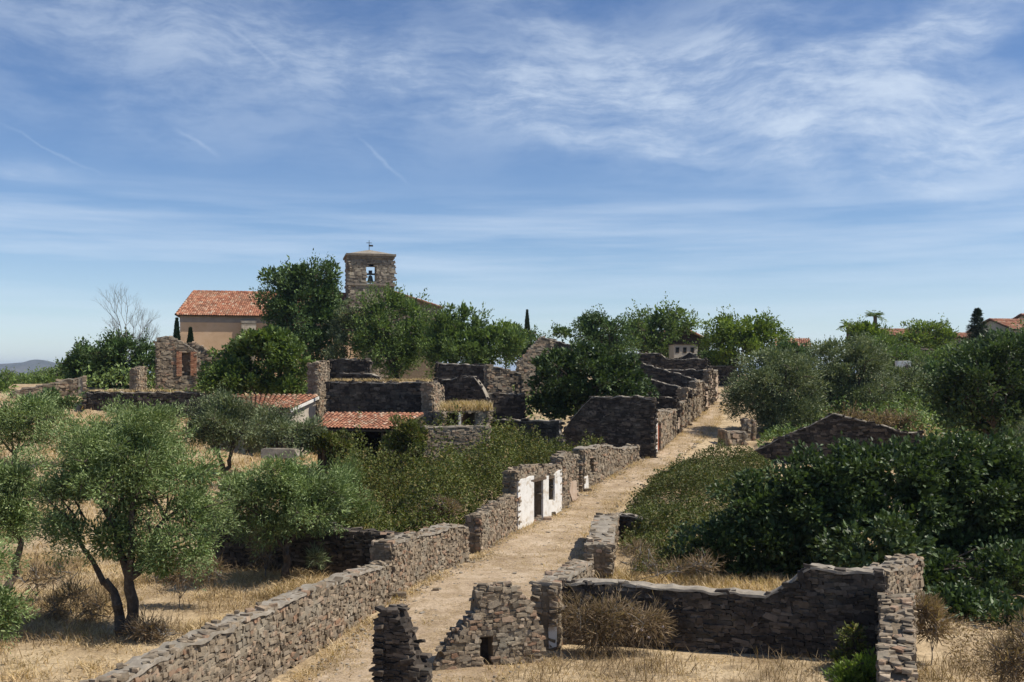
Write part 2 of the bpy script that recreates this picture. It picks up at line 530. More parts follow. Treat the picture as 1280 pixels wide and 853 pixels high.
def leaf_mat(name, dark, mid, light, trans=0.3, rough=0.55, spec=0.3, tint=None):
    m, t, out = new_mat(name)
    r, pos = piece_random(t)
    c = ramp(t, r, [(0.0, dark), (0.5, mid), (0.85, light), (1.0, tint or light)])
    n = N(t, 'ShaderNodeTexNoise', {'Vector': pos, 'Scale': 0.9, 'Detail': 3.0})
    c = mixc(t, 0.8, c, ramp(t, n.outputs[0], [(0.33, 0.68), (0.5, 1.0), (0.67, 1.3)]), 'MULTIPLY')
    b = N(t, 'ShaderNodeBsdfPrincipled', {'Base Color': c, 'Roughness': rough, 'Specular IOR Level': spec})
    tr = N(t, 'ShaderNodeBsdfTranslucent', {'Color': mixc(t, 1.0, c, (1.2, 1.25, 0.55), 'MULTIPLY')})
    mx = N(t, 'ShaderNodeMixShader', {0: trans, 1: b.outputs[0], 2: tr.outputs[0]})
    t.links.new(mx.outputs[0], out.inputs['Surface'])
    return m


L_olive = leaf_mat('olive_leaf', (0.081, 0.123, 0.039), (0.153, 0.217, 0.071), (0.269, 0.340, 0.137), 0.18, 0.5, 0.35, (0.430, 0.491, 0.246))
L_olive2 = leaf_mat('grey_olive_leaf', (0.077, 0.106, 0.048), (0.146, 0.182, 0.085), (0.234, 0.269, 0.140), 0.18, 0.55, 0.3, (0.371, 0.384, 0.241))
L_fig = leaf_mat('fig_leaf', (0.028, 0.048, 0.017), (0.054, 0.090, 0.029), (0.097, 0.144, 0.046), 0.2, 0.5, 0.35)
L_figlight = leaf_mat('light_fig_leaf', (0.053, 0.086, 0.021), (0.099, 0.152, 0.034), (0.159, 0.218, 0.053), 0.25, 0.45, 0.4)
L_bramble = leaf_mat('bramble_leaf', (0.055, 0.07, 0.018), (0.11, 0.13, 0.032), (0.17, 0.185, 0.052), 0.28, 0.55, 0.25, (0.25, 0.175, 0.075))
L_bramble2 = leaf_mat('dusty_bramble_leaf', (0.045, 0.058, 0.016), (0.095, 0.115, 0.03), (0.15, 0.165, 0.05), 0.25, 0.55, 0.25, (0.22, 0.16, 0.075))
L_dark = leaf_mat('dark_evergreen_leaf', (0.040, 0.072, 0.027), (0.082, 0.137, 0.046), (0.148, 0.223, 0.077), 0.15, 0.5, 0.3)
L_mid = leaf_mat('ash_leaf', (0.069, 0.108, 0.036), (0.126, 0.187, 0.055), (0.205, 0.284, 0.082), 0.25, 0.5, 0.3)
L_bright = leaf_mat('bright_leaf', (0.086, 0.130, 0.029), (0.151, 0.216, 0.043), (0.230, 0.302, 0.065), 0.3, 0.5, 0.3)
L_fresh = leaf_mat('fresh_green_leaf', (0.08, 0.13, 0.02), (0.14, 0.21, 0.035), (0.21, 0.28, 0.055), 0.35, 0.5, 0.3)
L_cypress = leaf_mat('cypress_leaf', (0.012, 0.026, 0.012), (0.024, 0.045, 0.02), (0.042, 0.07, 0.03), 0.1, 0.6, 0.2)
L_brown = leaf_mat('dry_brush', (0.15, 0.105, 0.065), (0.25, 0.18, 0.112), (0.36, 0.27, 0.175), 0.25, 0.8, 0.1)
L_straw = leaf_mat('straw', (0.310, 0.213, 0.109), (0.483, 0.356, 0.196), (0.621, 0.489, 0.299), 0.25, 0.75, 0.15)
L_strawdark = leaf_mat('dead_grass', (0.15, 0.105, 0.06), (0.25, 0.18, 0.105), (0.36, 0.27, 0.165), 0.2, 0.8, 0.1)

# ------------------------------------------------------------------ ground, path, hills


def grid_axis(segs):
    a = []
    for lo, hi, st in segs:
        a += list(np.arange(lo, hi, st))
    a.append(segs[-1][1])
    return np.array(a)


gx = grid_axis([(-9000, -1000, 800), (-1000, -200, 100), (-200, -60, 10), (-60, 60, 0.9), (60, 200, 10), (200, 1000, 100), (1000, 9000, 800)])
gy = grid_axis([(-400, -20, 38), (-20, 8, 4), (8, 110, 0.75), (110, 220, 5), (220, 1000, 60), (1000, 12000, 800)])
GX, GY = np.meshgrid(gx, gy)
GZ = ground(GX, GY)
nx, ny = len(gx), len(gy)
idx = np.arange(nx * ny).reshape(ny, nx)
q = np.stack([idx[:-1, :-1], idx[:-1, 1:], idx[1:, 1:], idx[1:, :-1]], -1).reshape(-1, 4)
mk('ground', np.stack([GX, GY, GZ], -1).reshape(-1, 3), [q], M_field, smooth=True, kind='structure')

ys = np.arange(10, 112, 0.45)
rows, wn = [], 13
for y in ys:
    xl, xr = np.interp(y, SY, SXL) - 0.35, np.interp(y, SY, SXR)
    xl += (fbm(y * 0.5, 1.0, 21) - 0.5) * 0.5
    xr += (fbm(y * 0.45, 7.0, 22) - 0.5) * 1.3
    u = np.linspace(0, 1, wn)
    X = xl + (xr - xl) * u
    Z = ground(X, np.full(wn, y)) + 0.05 - 0.16 * (np.abs(2 * u - 1) ** 8)
    rows.append(np.stack([X, np.full(wn, y), Z], 1))
idx = np.arange(len(ys) * wn).reshape(len(ys), wn)
q = np.stack([idx[:-1, :-1], idx[:-1, 1:], idx[1:, 1:], idx[1:, :-1]], -1).reshape(-1, 4)
mk('dirt_street', np.concatenate(rows), [q], M_path, smooth=True, kind='structure')

# far mountain, seen past the left edge of the hill
mx = np.linspace(-2600, -1350, 90)
mrow = []
for t_, yy in ((0, 4300), (0.35, 4420), (0.75, 4540), (1.0, 4650), (0.0, 5000)):
    px = CX + mx / 4600 * F
    prof = np.interp(px, [-100, -30, 0, 18, 32, 40, 50, 62, 76, 92, 140], [14, 28, 38, 42, 53, 57, 52, 40, 32, 10, -20])
    prof = prof + (fbm(mx * 0.012, yy * 0.004, 5) - 0.5) * 8
    mrow.append(np.stack([mx, np.full_like(mx, yy) + (fbm(mx * 0.008, yy, 8) - 0.5) * 90, -45 + t_ * (prof + 53)], 1))
idx = np.arange(5 * 90).reshape(5, 90)
q = np.stack([idx[:-1, :-1], idx[:-1, 1:], idx[1:, 1:], idx[1:, :-1]], -1).reshape(-1, 4)
mk('mountain', np.concatenate(mrow), [q], M_mount, smooth=True, kind='structure')

# ------------------------------------------------------------------ stones and walls
VAR = []
for k in range(20):
    bm = bmesh.new()
    pts = []
    for sx in (-1, 1):
        for sy in (-1, 1):
            for sz in (-1, 1):
                pts.append((sx * rng.uniform(.38, .53), sy * (rng.uniform(.46, .5) if sy < 0 else rng.uniform(.34, .5)), sz * rng.uniform(.36, .53)))
    for _ in range(3):
        e = rng.uniform(-.4, .4)
        pts.append([(e, -.47, .54), (e, -.47, -.54), (.55, -.47, e), (-.55, -.47, e)][int(rng.integers(4))])
    for p in pts:
        bm.verts.new(p)
    bmesh.ops.convex_hull(bm, input=bm.verts)
    bmesh.ops.delete(bm, geom=[v for v in bm.verts if not v.link_faces], context='VERTS')
    bm.verts.index_update()
    VAR.append((np.array([v.co[:] for v in bm.verts]), np.array([[v.index for v in f.verts] for f in bm.faces])))
    bm.free()
STONE_MESH = {}


def stone_mesh(k, mat):
    key = (k, mat.name)
    if key not in STONE_MESH:
        STONE_MESH[key] = make_mesh('stone', VAR[k][0], [VAR[k][1]], mat)
    return STONE_MESH[key]


def emit_stones(specs, parent, mat, n_obj, piece='stone', rest='rubble_stones', objects_min_px=7.0):
    """specs: (pos, (w,d,h), (rx,ry,rz)).  The largest n_obj in view become objects of their own, the others one part."""
    def app(s):
        p, sz = s[0], s[1]
        return sz[0] * sz[2] / (p[1] ** 2 + 1e-6)
    order = sorted(range(len(specs)), key=lambda i: -app(specs[i]))
    single = [i for i in order[:n_obj] if max(specs[i][1][0], specs[i][1][2]) * F / specs[i][0][1] >= objects_min_px]
    ss = set(single)
    off = wloc(parent)
    for i in single:
        p, sz, ro = specs[i]
        o = bpy.data.objects.new(piece, stone_mesh(int(rng.integers(len(VAR))), mat))
        o.location = Vector(p - off)
        o.rotation_euler = ro
        o.scale = sz
        o.parent = parent
        COL.objects.link(o)
    Vs, Fs, n = [], [], 0
    for i in range(len(specs)):
        if i in ss:
            continue
        p, sz, ro = specs[i]
        v, f = VAR[int(rng.integers(len(VAR)))]
        m = np.array(Euler(ro).to_matrix())
        Vs.append((v * np.array(sz)) @ m.T + p)
        Fs.append(f + n)
        n += len(v)
    if Vs:
        mk(rest, np.concatenate(Vs), [np.concatenate(Fs)], mat, parent, kind='stuff')


def lay(o, t, n, L, topf, basef, skip, sw, sh, out, depth=0.24, rough=0.035):
    """courses of rubble on one face; o,t,n 2-D origin, direction and outward normal"""
    yaw = math.atan2(t[1], t[0])
    ss = np.linspace(0, L, 24)
    zlo = min(basef(s) for s in ss) - 0.05
    zhi = max(topf(s) for s in ss)
    z = zlo
    while z < zhi:
        h = sh * rng.uniform(0.65, 1.35)
        s = -rng.uniform(0, 1) * sw
        while s < L:
            w = sw * (rng.uniform(0.4, 1.3) if rng.uniform() < 0.8 else rng.uniform(1.2, 2.1))
            c = min(max(s + w / 2, 0.02), L - 0.02)
            zc = z + h / 2 + rng.normal(0, 0.12) * h
            if s + w > -0.3 * sw and s < L - 0.2 * sw and zc < topf(c) + 0.02 and zc > basef(c) - 0.12 and not skip(c, zc):
                pr = rng.uniform(-rough, rough)
                pos = np.array([o[0] + t[0] * c + n[0] * (pr - depth / 2), o[1] + t[1] * c + n[1] * (pr - depth / 2), zc])
                out.append((pos, (w * rng.uniform(0.97, 1.1), depth, h * (rng.uniform(0.82, 1.12) if rng.uniform() < .8 else rng.uniform(1.3, 1.9))),
                            (rng.normal(0, 0.10), rng.normal(0, 0.13), yaw + rng.normal(0, 0.12))))
            s += w
        z += h * 0.97


class Wall:
    """ruined rubble wall: nodes are (px, py of top, depth Y) read along the visible face from left to right"""

    def __init__(self, name, label, nodes, thick=0.55, sw=0.30, sh=0.12, mat=None, core=None, coping='lime', nobj=0,
                 openings=(), ragged=0.0, inset=0.06, ends=(True, True), back=False, cat='wall', group=None, parent=None, zb=None, seed=None, cope_mat=None):
        mat = mat or M_stone
        core = core or (M_core if mat is not M_shadestone else M_core_dark)
        pts = np.array([P(*n) for n in nodes])
        self.px = [n[0] for n in nodes]
        seg = np.linalg.norm(np.diff(pts[:, :2], axis=0), axis=1)
        self.cum = np.concatenate([[0], np.cumsum(seg)])
        self.pts, self.L, self.thick = pts, self.cum[-1], thick
        sd = int(abs(pts[0, 0] * 37 + pts[0, 1] * 11)) if seed is None else seed
        ragged = max(ragged, 0.035 if parent is None else 0)
        self.sd, self.ragged, self.zb, self.inset = sd, ragged, zb, inset
        mid = pts[:, :2].mean(0)
        if parent is None:
            self.root = thing(name, label, cat, (mid[0], mid[1], gz(*mid)), group)
        else:
            self.root = parent
        # openings given in pixels (px0, px1, py_top, py_bottom[, arch]) -> (s0,s1,z0,z1)
        self.op = []
        for o in openings:
            s0, s1 = self.s_of(o[0]), self.s_of(o[1])
            Y = self.xy((s0 + s1) / 2)[1]
            self.op.append((s0, s1, H - (o[3] - HY) / F * Y, H - (o[2] - HY) / F * Y, len(o) > 4))
        self.core(core)
        specs = []
        for i in range(len(pts) - 1):
            a, b = pts[i, :2], pts[i + 1, :2]
            t = (b - a) / seg[i]
            n = np.array([t[1], -t[0]])
            c0 = self.cum[i]
            args = (seg[i], lambda s, c0=c0: self.top(c0 + s), lambda s, c0=c0: self.base(c0 + s), lambda s, z, c0=c0: self.is_open(c0 + s, z), sw, sh)
            lay(a, t, n, *args, specs)
            if back:
                lay(a - n * thick, t, -n, *args, specs)
        for e, on in ((0, ends[0]), (1, ends[1])):
            if on:
                t, n = self.frame(0.0 if e == 0 else self.L)
                p = pts[0 if e == 0 else -1, :2]
                s_ = 0.0 if e == 0 else self.L
                o = p - n * thick if e == 0 else p
                dirn = n if e == 0 else -n
                lay(o, dirn, -t if e == 0 else t, thick, lambda s: self.top(s_), lambda s: self.base(s_), lambda s, z: False, sw * 0.8, sh, specs)
        if coping == 'stones':
            s = 0.0
            while s < self.L:
                w = sw * rng.uniform(0.6, 1.6)
                c = min(s + w / 2, self.L)
                t, n = self.frame(c)
                for k in range(3):
                    p = self.xy(c) + t * rng.uniform(-.4, .4) * w - n * thick * rng.uniform(0.08, 0.92)
                    specs.append((np.array([p[0], p[1], self.top(c) + rng.uniform(-0.04, 0.05)]), (w * rng.uniform(.7, 1.2), sw * rng.uniform(.7, 1.4), sh * rng.uniform(0.7, 1.2)),
                                  (rng.normal(0, .12), rng.normal(0, .12), math.atan2(t[1], t[0]) + rng.normal(0, .4))))
                m_ = (self.top(min(c + .15, self.L)) - self.top(max(c - .15, 0))) / 0.3
                s += w / math.sqrt(1 + m_ * m_)
        elif coping == 'lime':
            self.coping(cope_mat or M_coping)
        if coping == 'lime' and mat is not M_shadestone and pts[:, 1].min() < 50:
            for _ in range(int(self.L * 5)):
                c = rng.uniform(0.1, self.L - 0.1)
                t, n = self.frame(c)
                p = self.xy(c) - n * thick * rng.uniform(0.02, 0.98)
                specs.append((np.array([p[0], p[1], self.top(c) + rng.uniform(0.0, 0.045)]), (sw * rng.uniform(.5, 1.4), sw * rng.uniform(.5, 1.1), sh * rng.uniform(0.6, 1.1)),
                              (rng.normal(0, .1), rng.normal(0, .1), rng.uniform(0, 3.1))))
        emit_stones(specs, self.root, mat, nobj)

    def s_of(self, px):
        return float(np.interp(px, self.px, self.cum))

    def xy(self, s):
        return np.array([np.interp(s, self.cum, self.pts[:, 0]), np.interp(s, self.cum, self.pts[:, 1])])

    def frame(self, s):
        i = int(np.clip(np.searchsorted(self.cum, s, side='right') - 1, 0, len(self.pts) - 2))
        t = self.pts[i + 1, :2] - self.pts[i, :2]
        t = t / np.linalg.norm(t)
        return t, np.array([t[1], -t[0]])

    def top(self, s):
        z = float(np.interp(s, self.cum, self.pts[:, 2]))
        if self.ragged:
            z += (float(vnoise(s * 2.6, self.sd, 31)) - 0.5) * 2 * self.ragged + (float(hash2(np.floor(np.array(s * 4.3)), np.array(float(self.sd)), 5)) - 0.5) * self.ragged
        return z

    def base(self, s):
        if self.zb is not None:
            return self.zb
        p = self.xy(s)
        return gz(p[0], p[1]) - 0.12

    def is_open(self, s, z):
        for s0, s1, z0, z1, arch in self.op:
            zz = z1
            if arch:
                w = (s1 - s0) / 2
                d = (s - (s0 + s1) / 2) / w
                if abs(d) < 1:
                    zz = z1 - w + w * math.sqrt(1 - d * d)
            if s0 - 0.06 < s < s1 + 0.06 and z0 < z < zz + 0.03:
                return True
        return False

    def core(self, mat):
        br = set(np.round(np.concatenate([np.arange(0, self.L, 0.3), self.cum, [self.L]]), 3))
        for s0, s1, *_ , arch in self.op:
            br |= set(np.round(np.linspace(s0, s1, 9 if arch else 3), 3))
        br = sorted(b for b in br if 0 <= b <= self.L + 1e-6)
        br = [b for i, b in enumerate(br) if i == 0 or b - br[i - 1] > 0.004]
        mb = MB()
        ins = self.inset
        for a, b in zip(br[:-1], br[1:]):
            m = (a + b) / 2
            iv = [(self.base(m) - 0.35, None)]
            holes = []
            for s0, s1, z0, z1, arch in self.op:
                if s0 <= m <= s1:
                    zz = z1
                    if arch:
                        w = (s1 - s0) / 2
                        zz = z1 - w + w * math.sqrt(max(0, 1 - ((m - (s0 + s1) / 2) / w) ** 2))
                    holes.append((z0, zz))
            holes.sort()
            lo = self.base(m) - 0.35
            parts = []
            for z0, zz in holes:
                if z0 > lo:
                    parts.append((lo, z0))
                lo = zz
            parts.append((lo, None))
            ta, na = self.frame(a + 1e-4)
            tb, nb = self.frame(b - 1e-4)
            pa, pb = self.xy(a), self.xy(b)
            for z0, z1 in parts:
                za = self.top(a) - 0.03 if z1 is None else z1
                zb_ = self.top(b) - 0.03 if z1 is None else z1
                za, zb_ = max(za, z0 + 0.02), max(zb_, z0 + 0.02)
                j = lambda s, k: (float(vnoise(s * 3, k, self.sd)) - 0.5) * 0.05
                V = []
                for z_a, z_b in ((z0, z0), (za, zb_)):
                    V += [np.append(pa - na * (ins + j(a, 1)), z_a), np.append(pb - nb * (ins + j(b, 1)), z_b),
                          np.append(pa - na * (self.thick - 0.02 + j(a, 2)), z_a), np.append(pb - nb * (self.thick - 0.02 + j(b, 2)), z_b)]
                mb.add(np.array(V), [BOXF])
        mb.build('core', mat, self.root)

    def coping(self, mat):
        ns = max(3, int(self.L / 0.16))
        V = []
        for i in range(ns + 1):
            s = self.L * i / ns
            t, n = self.frame(min(max(s, 1e-4), self.L - 1e-4))
            p = self.xy(s)
            z = self.top(s)
            w0, w1 = 0.03 + (float(vnoise(s * 2.2, 3, self.sd)) - .5) * 0.10, self.thick + 0.03 + (float(vnoise(s * 2.2, 8, self.sd)) - .5) * 0.1
            dz = (float(fbm(s * 1.3, 5, self.sd)) - .5) * 0.16
            for off, h in ((w0, -0.05), (w0 - 0.008, 0.012), (-self.thick * 0.3, 0.03), (-self.thick * 0.7, 0.032), (-w1 + 0.008, 0.012), (-w1, -0.05)):
                pp = p + n * off
                V.append([pp[0], pp[1], z + h + dz + rng.uniform(-.018, .018)])
        k = 6
        idx = np.arange((ns + 1) * k).reshape(ns + 1, k)
        q = np.stack([idx[:-1, :-1], idx[1:, :-1], idx[1:, 1:], idx[:-1, 1:]], -1).reshape(-1, 4)
        caps = np.array([idx[0], idx[-1][::-1]])
        mk('coping', V, [q, caps], mat, self.root, smooth=False)

    def patch(self, name, poly, mat, out=0.05, deep=0.10, label=None, jag=0.03):
        """flat skin on the face; poly in photo pixels"""
        pts3 = []
        poly2 = []
        for i in range(len(poly)):
            a, b = np.array(poly[i], float), np.array(poly[(i + 1) % len(poly)], float)
            m = max(2, int(np.linalg.norm(b - a) / 4))
            for k in range(m):
                poly2.append(a + (b - a) * k / m)
        t0, n0 = self.frame(self.s_of(sum(p[0] for p in poly) / len(poly)))
        for x, y in poly2:
            s = self.s_of(x)
            p = self.xy(s)
            z = H - (y - HY) / F * p[1]
            pts3.append([p[0] + n0[0] * out, p[1] + n0[1] * out, z + rng.uniform(-jag, jag)])
        d = -np.append(n0, 0) * deep
        mb = MB().prism(pts3, (0, 0, 0), d)
        return mb.build(name, mat, self.root, label=label)


def crossY(px, X0, Y0, d):
    k = (px - CX) / F
    return Y0 + d[1] * (k * Y0 - X0) / (d[0] - k * d[1])


SD = np.array([0.30, 0.954])            # street direction
CD = np.array([-0.954, 0.30])           # cross direction, to the left and away


def cross(px0, Y0, tops, d=CD):
    """nodes of a wall square to the street through pixel column px0 at depth Y0; tops = [(px, py)]"""
    X0 = (px0 - CX) / F * Y0
    return [(x, y, crossY(x, X0, Y0, d)) for x, y in tops]

# ------------------------------------------------------------------ street: left side, near to far
Wall('rubble_wall', 'long low fieldstone wall with earthen coping sweeping from the bottom edge along the street',
     [(60, 893, 16.7), (160, 843, 18.9), (203, 822, 20.2), (260, 795, 22.06), (333, 762, 24.7), (410, 732, 28.0), (488, 703, 33.2)],
     thick=0.5, sw=0.175, sh=0.09, nobj=300, ragged=0.02)
Wall('rubble_wall', 'taller fieldstone wall stretch with pale curved top, left of the dark doorway gap',
     [(490, 680, 33.6), (515, 671, 35.4), (545, 664, 37.6), (572, 657, 39.4), (585, 662, 40.2)], thick=0.7, sw=0.175, sh=0.09, nobj=300, ragged=0.02)
Wall('rubble_wall', 'short fieldstone wall between the dark doorway gap and the whitewashed house front',
     [(601, 646, 41.8), (622, 633, 44.3), (645, 620, 47.2)], thick=0.6, sw=0.18, sh=0.09, nobj=150, coping='stones')
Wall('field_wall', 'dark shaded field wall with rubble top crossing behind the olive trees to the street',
     cross(489, 36.5, [(250, 640), (330, 650), (400, 659), (450, 668), (489, 672)]), thick=0.7, mat=M_shadestone, sw=0.24, sh=0.095, nobj=120, coping='stones', ragged=0.06)
# scraps on the junction of the field wall
wf = Wall('whitewashed_ruin', 'ruined house front with bright white plaster, open doorway and window',
          [(646, 592, 47.4), (655, 587, 48.1), (668, 584, 49.2), (701, 582, 52.0)], thick=0.65, sw=0.22, sh=0.09, nobj=120, coping='stones',
          openings=[(666, 677, 601, 649), (684, 691.5, 599, 626)], cat='ruin', back=True)
wf.patch('plaster', [(645.8, 602), (652, 598), (658, 597), (665.8, 595), (665.8, 651), (664, 656), (645.8, 668)], M_white, out=0.07, label='whitewashed plaster left of the doorway')
wf.patch('plaster', [(677.1, 598), (683.9, 595), (683.9, 648), (677.1, 652)], M_white, out=0.07, label='whitewashed strip between door and window', jag=0.012)
wf.patch('plaster', [(684, 627), (687.5, 625), (691.4, 626), (691.4, 644.5), (684, 648)], M_white, out=0.073, label='whitewashed plaster below the window', jag=0.012)
wf.patch('plaster', [(691.5, 594), (696, 589), (702, 585), (702, 639), (691.5, 644.5)], M_white, out=0.07, label='whitewashed plaster right of the window', jag=0.012)
lt = MB()
for p0, p1, y in ((662, 681, 600.5), (681, 695, 597.5)):
    a, b = wf.xy(wf.s_of(p0)), wf.xy(wf.s_of(p1))
    m = (a + b) / 2
    t_, n_ = wf.frame(wf.s_of((p0 + p1) / 2))
    lt = MB()
    lt.box((m[0] - n_[0] * .28, m[1] - n_[1] * .28, H - (y - HY) / F * m[1] + 0.03), (np.linalg.norm(b - a), 0.7, 0.13), math.atan2(t_[1], t_[0]), 0.015)
    lt.build('lintel', M_wood, wf.root)
# window grille leftovers
s_ = wf.s_of(687)
pw = wf.xy(s_)
t_, n_ = wf.frame(s_)
fr = MB()
fr.box((pw[0] - n_[0] * .3, pw[1] - n_[1] * .3, H - (612 - HY) / F * pw[1]), (0.06, 0.06, 1.15), 0.3)
fr.build('window_post', M_wood, wf.root)
we = Wall('rubble_wall', 'short stub of stone house front with flaking pink plaster beside the white front',
          [(702, 571, 52.3), (712, 567, 53.5), (722, 569, 54.6)], thick=0.6, sw=0.22, sh=0.09, coping='stones', ragged=0.06)
we.patch('plaster', [(713, 603), (719, 601), (722, 608), (722.5, 622), (715, 627), (711, 615)], M_pinkplaster, label='flaking pink plaster')
wq = Wall('ruined_facade', 'stone house front with one narrow window slit and broken sloping end',
          [(729, 562, 56.6), (745, 559, 58.4), (762, 557, 60.6), (778, 562, 63.0), (798, 558, 65.8)], thick=0.6, sw=0.25, sh=0.11,
          openings=[(738, 743.5, 573, 591)], ragged=0.05, cat='ruin')
wq.patch('plaster', [(729.5, 596), (734, 595), (735, 612), (729.5, 616)], M_white, label='white plaster scrap')
Wall('shaded_wall', 'tall dark shaded stone house side wall with level top standing at the left street edge',
     cross(818, 66.5, [(700, 545), (716, 522), (740, 496), (790, 496), (818, 498)]), thick=0.6, mat=M_shadestone, sw=0.27, sh=0.11)

FX0, FY0, FD = 9.1, 66.6, np.array([0.325, 0.946])


def fy(px):
    return crossY(px, FX0, FY0, FD)


def front(tops):
    return [(x, y, fy(x)) for x, y in tops]


w1 = Wall('ruined_facade', 'rough stone front with rust red door next to the tall dark side wall', front([(819, 514), (830, 513), (842, 515)]), thick=0.55, sw=0.33, sh=0.15,
          openings=[(821.5, 826.5, 529, 565)], cat='ruin')
w1.patch('door', [(821.5, 530), (826.5, 530), (826.5, 562), (821.5, 566)], M_reddoor, out=-0.15, jag=0.0)
w1.patch('plaster', [(818.7, 520), (821, 520), (821, 564), (818.7, 568)], M_white, label='white plaster door edge')
for nm, tops, mt in (('second stone front from the rust red door up the street', [(843, 513), (851, 513)], M_stone),
                     ('third stone front from the rust red door, stepping up', [(851.5, 503), (857, 502)], M_stone),
                     ('fourth stone front from the rust red door, taller with flat top', [(857.5, 487), (865, 486)], M_stone),
                     ('fifth stone front from the rust red door, level with its neighbour', [(866, 487), (871, 487)], M_stone),
                     ('sixth stone front from the rust red door, narrow and tall', [(871.5, 477), (879, 477)], M_stone)):
    wh = Wall('ruined_facade', nm, front(tops), thick=0.6, sw=0.36, sh=0.16, mat=mt, cat='ruin', group='stone fronts lining the street')
    if 'second' in nm:
        wh.patch('plaster', [(846.5, 520), (848.5, 520), (848.5, 545), (846.5, 546)], M_pinkplaster, label='strip of pink plaster')
for nm, tops in (('low pale plastered gatepost front near the top of the street', [(881, 481), (884.5, 481)]),
                 ('tall pale plastered doorway pier near the top of the street', [(888, 463), (891, 463)]),
                 ('pale plastered pier closing the top end of the street', [(893.5, 464), (897, 463)])):
    wh = Wall('plastered_pier', nm, front(tops), thick=0.5, sw=0.36, sh=0.16, cat='ruin')
    a, b = tops[0][0] + 0.3, tops[1][0] - 0.2
    wh.patch('plaster', [(a, tops[0][1] + 6), (b, tops[0][1] + 5), (b, tops[0][1] + 32), (a, tops[0][1] + 36)], M_pinkplaster)

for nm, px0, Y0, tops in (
        ('shaded cross wall directly behind the tall dark side wall', 846, fy(846), [(795, 497), (846, 498)]),
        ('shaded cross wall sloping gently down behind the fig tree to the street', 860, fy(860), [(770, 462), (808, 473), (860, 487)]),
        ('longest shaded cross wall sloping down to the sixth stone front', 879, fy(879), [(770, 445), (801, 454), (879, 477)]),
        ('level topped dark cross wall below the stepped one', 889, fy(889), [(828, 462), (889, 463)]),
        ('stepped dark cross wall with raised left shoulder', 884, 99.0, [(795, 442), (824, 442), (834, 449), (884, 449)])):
    Wall('cross_wall', nm, cross(px0, Y0, tops), thick=0.5, mat=M_shadestone, sw=0.4, sh=0.17)
Wall('gable_wall', 'small dark triangular gable wall near the top of the street', cross(888, 102, [(838, 458), (862, 440), (888, 460)]), thick=0.5, mat=M_shadestone, sw=0.4, sh=0.17)
Wall('cross_wall', 'low dark wall closing the top of the street', cross(920, 107, [(884, 457), (920, 458)]), thick=0.5, mat=M_shadestone, sw=0.4, sh=0.17)

# ------------------------------------------------------------------ ruins between church and street
LIT = np.array([-0.96, -0.28])        # walls whose front looks a little towards the sun


def lit(px0, Y0, tops):
    return cross(px0, Y0, tops, LIT)


def along(px0, Y0, tops):
    return cross(px0, Y0, tops, SD)


Wall('ruin_wall', 'broad dark shaded stone wall with dry grass on its level top, behind the red shed roof',
     cross(541, 65.5, [(409, 478), (480, 479), (541, 478)]), thick=0.7, mat=M_shadestone, sw=0.34, sh=0.15)
Wall('ruin_pier', 'sunlit rubble end pier of the broad dark wall', [(541, 479, 63.6), (554, 484, 65.6)], thick=0.7, sw=0.25, sh=0.11, coping='stones', ragged=0.05)
Wall('ruin_wall', 'dark room wall right of the sunlit pier with broken right end',
     cross(598, 71, [(550, 475), (565, 474), (575, 472), (592, 472), (599, 480), (606, 492), (612, 505)]), thick=0.6, mat=M_shadestone, sw=0.34, sh=0.15, ragged=0.06)
Wall('ruin_wall', 'small dark wall behind the broad one, below the church trees', cross(460, 76, [(412, 450), (460, 450)]), thick=0.6, mat=M_shadestone, sw=0.36, sh=0.16)
Wall('ruin_wall', 'low dark wall with pale rounded right shoulder', cross(478, 72, [(424, 466), (460, 467), (470, 470), (478, 480)]), thick=0.5, mat=M_shadestone, sw=0.36, sh=0.16)
Wall('ruin_pier', 'sunlit rubble pier left of the broad dark wall', [(398, 456, 69), (411, 452, 71.5)], thick=0.7, sw=0.27, sh=0.11, coping='stones', ragged=0.08)
Wall('ruin_wall', 'dark wall under the poplar like tree, left of the grey block', cross(608, 79, [(545, 454), (608, 458)]), thick=0.6, mat=M_shadestone, sw=0.36, sh=0.16)
Wall('ruin_wall', 'grey stone house wall with small window and top sloping right',
     lit(608, 74, [(608, 457), (630, 461), (655, 469)]), thick=0.6, sw=0.34, sh=0.15, openings=[(640.5, 646, 481, 490)])
wl = Wall('ruin_wall', 'low sunlit wall with two dark openings and dry grass on top',
          lit(553, 61.0, [(553, 515), (594, 514), (612, 513)]), thick=3.2, sw=0.26, sh=0.11, coping=None, mat=M_stone, openings=[(557, 572, 516.5, 534), (577, 594, 516.5, 534)])
wl.patch('post', [(573, 516), (576, 516), (576, 533), (573, 533)], M_white, jag=0.0, label='white post between the openings')
Wall('ruin_wall', 'lowest sunlit wall at the upper edge of the bramble thicket', lit(530, 57.5, [(530, 534), (570, 534), (611, 533)]), thick=0.6, sw=0.25, sh=0.11)
wv4 = Wall('ruin_wall', 'long low dark wall ending in a white post above the brambles', cross(700, 63.5, [(611, 526), (640, 525), (700, 527)]), thick=0.5, mat=M_shadestone, sw=0.34, sh=0.14)
wv4.patch('post', [(698.5, 526), (701, 526), (701, 542), (698.5, 542)], M_white, jag=0.0, label='white end post')
Wall('ruin_wall', 'dark lower wall between the grey block and the fig tree', lit(608, 72.0, [(606, 491), (655, 493)]), thick=0.5, mat=M_shadestone, sw=0.36, sh=0.16)

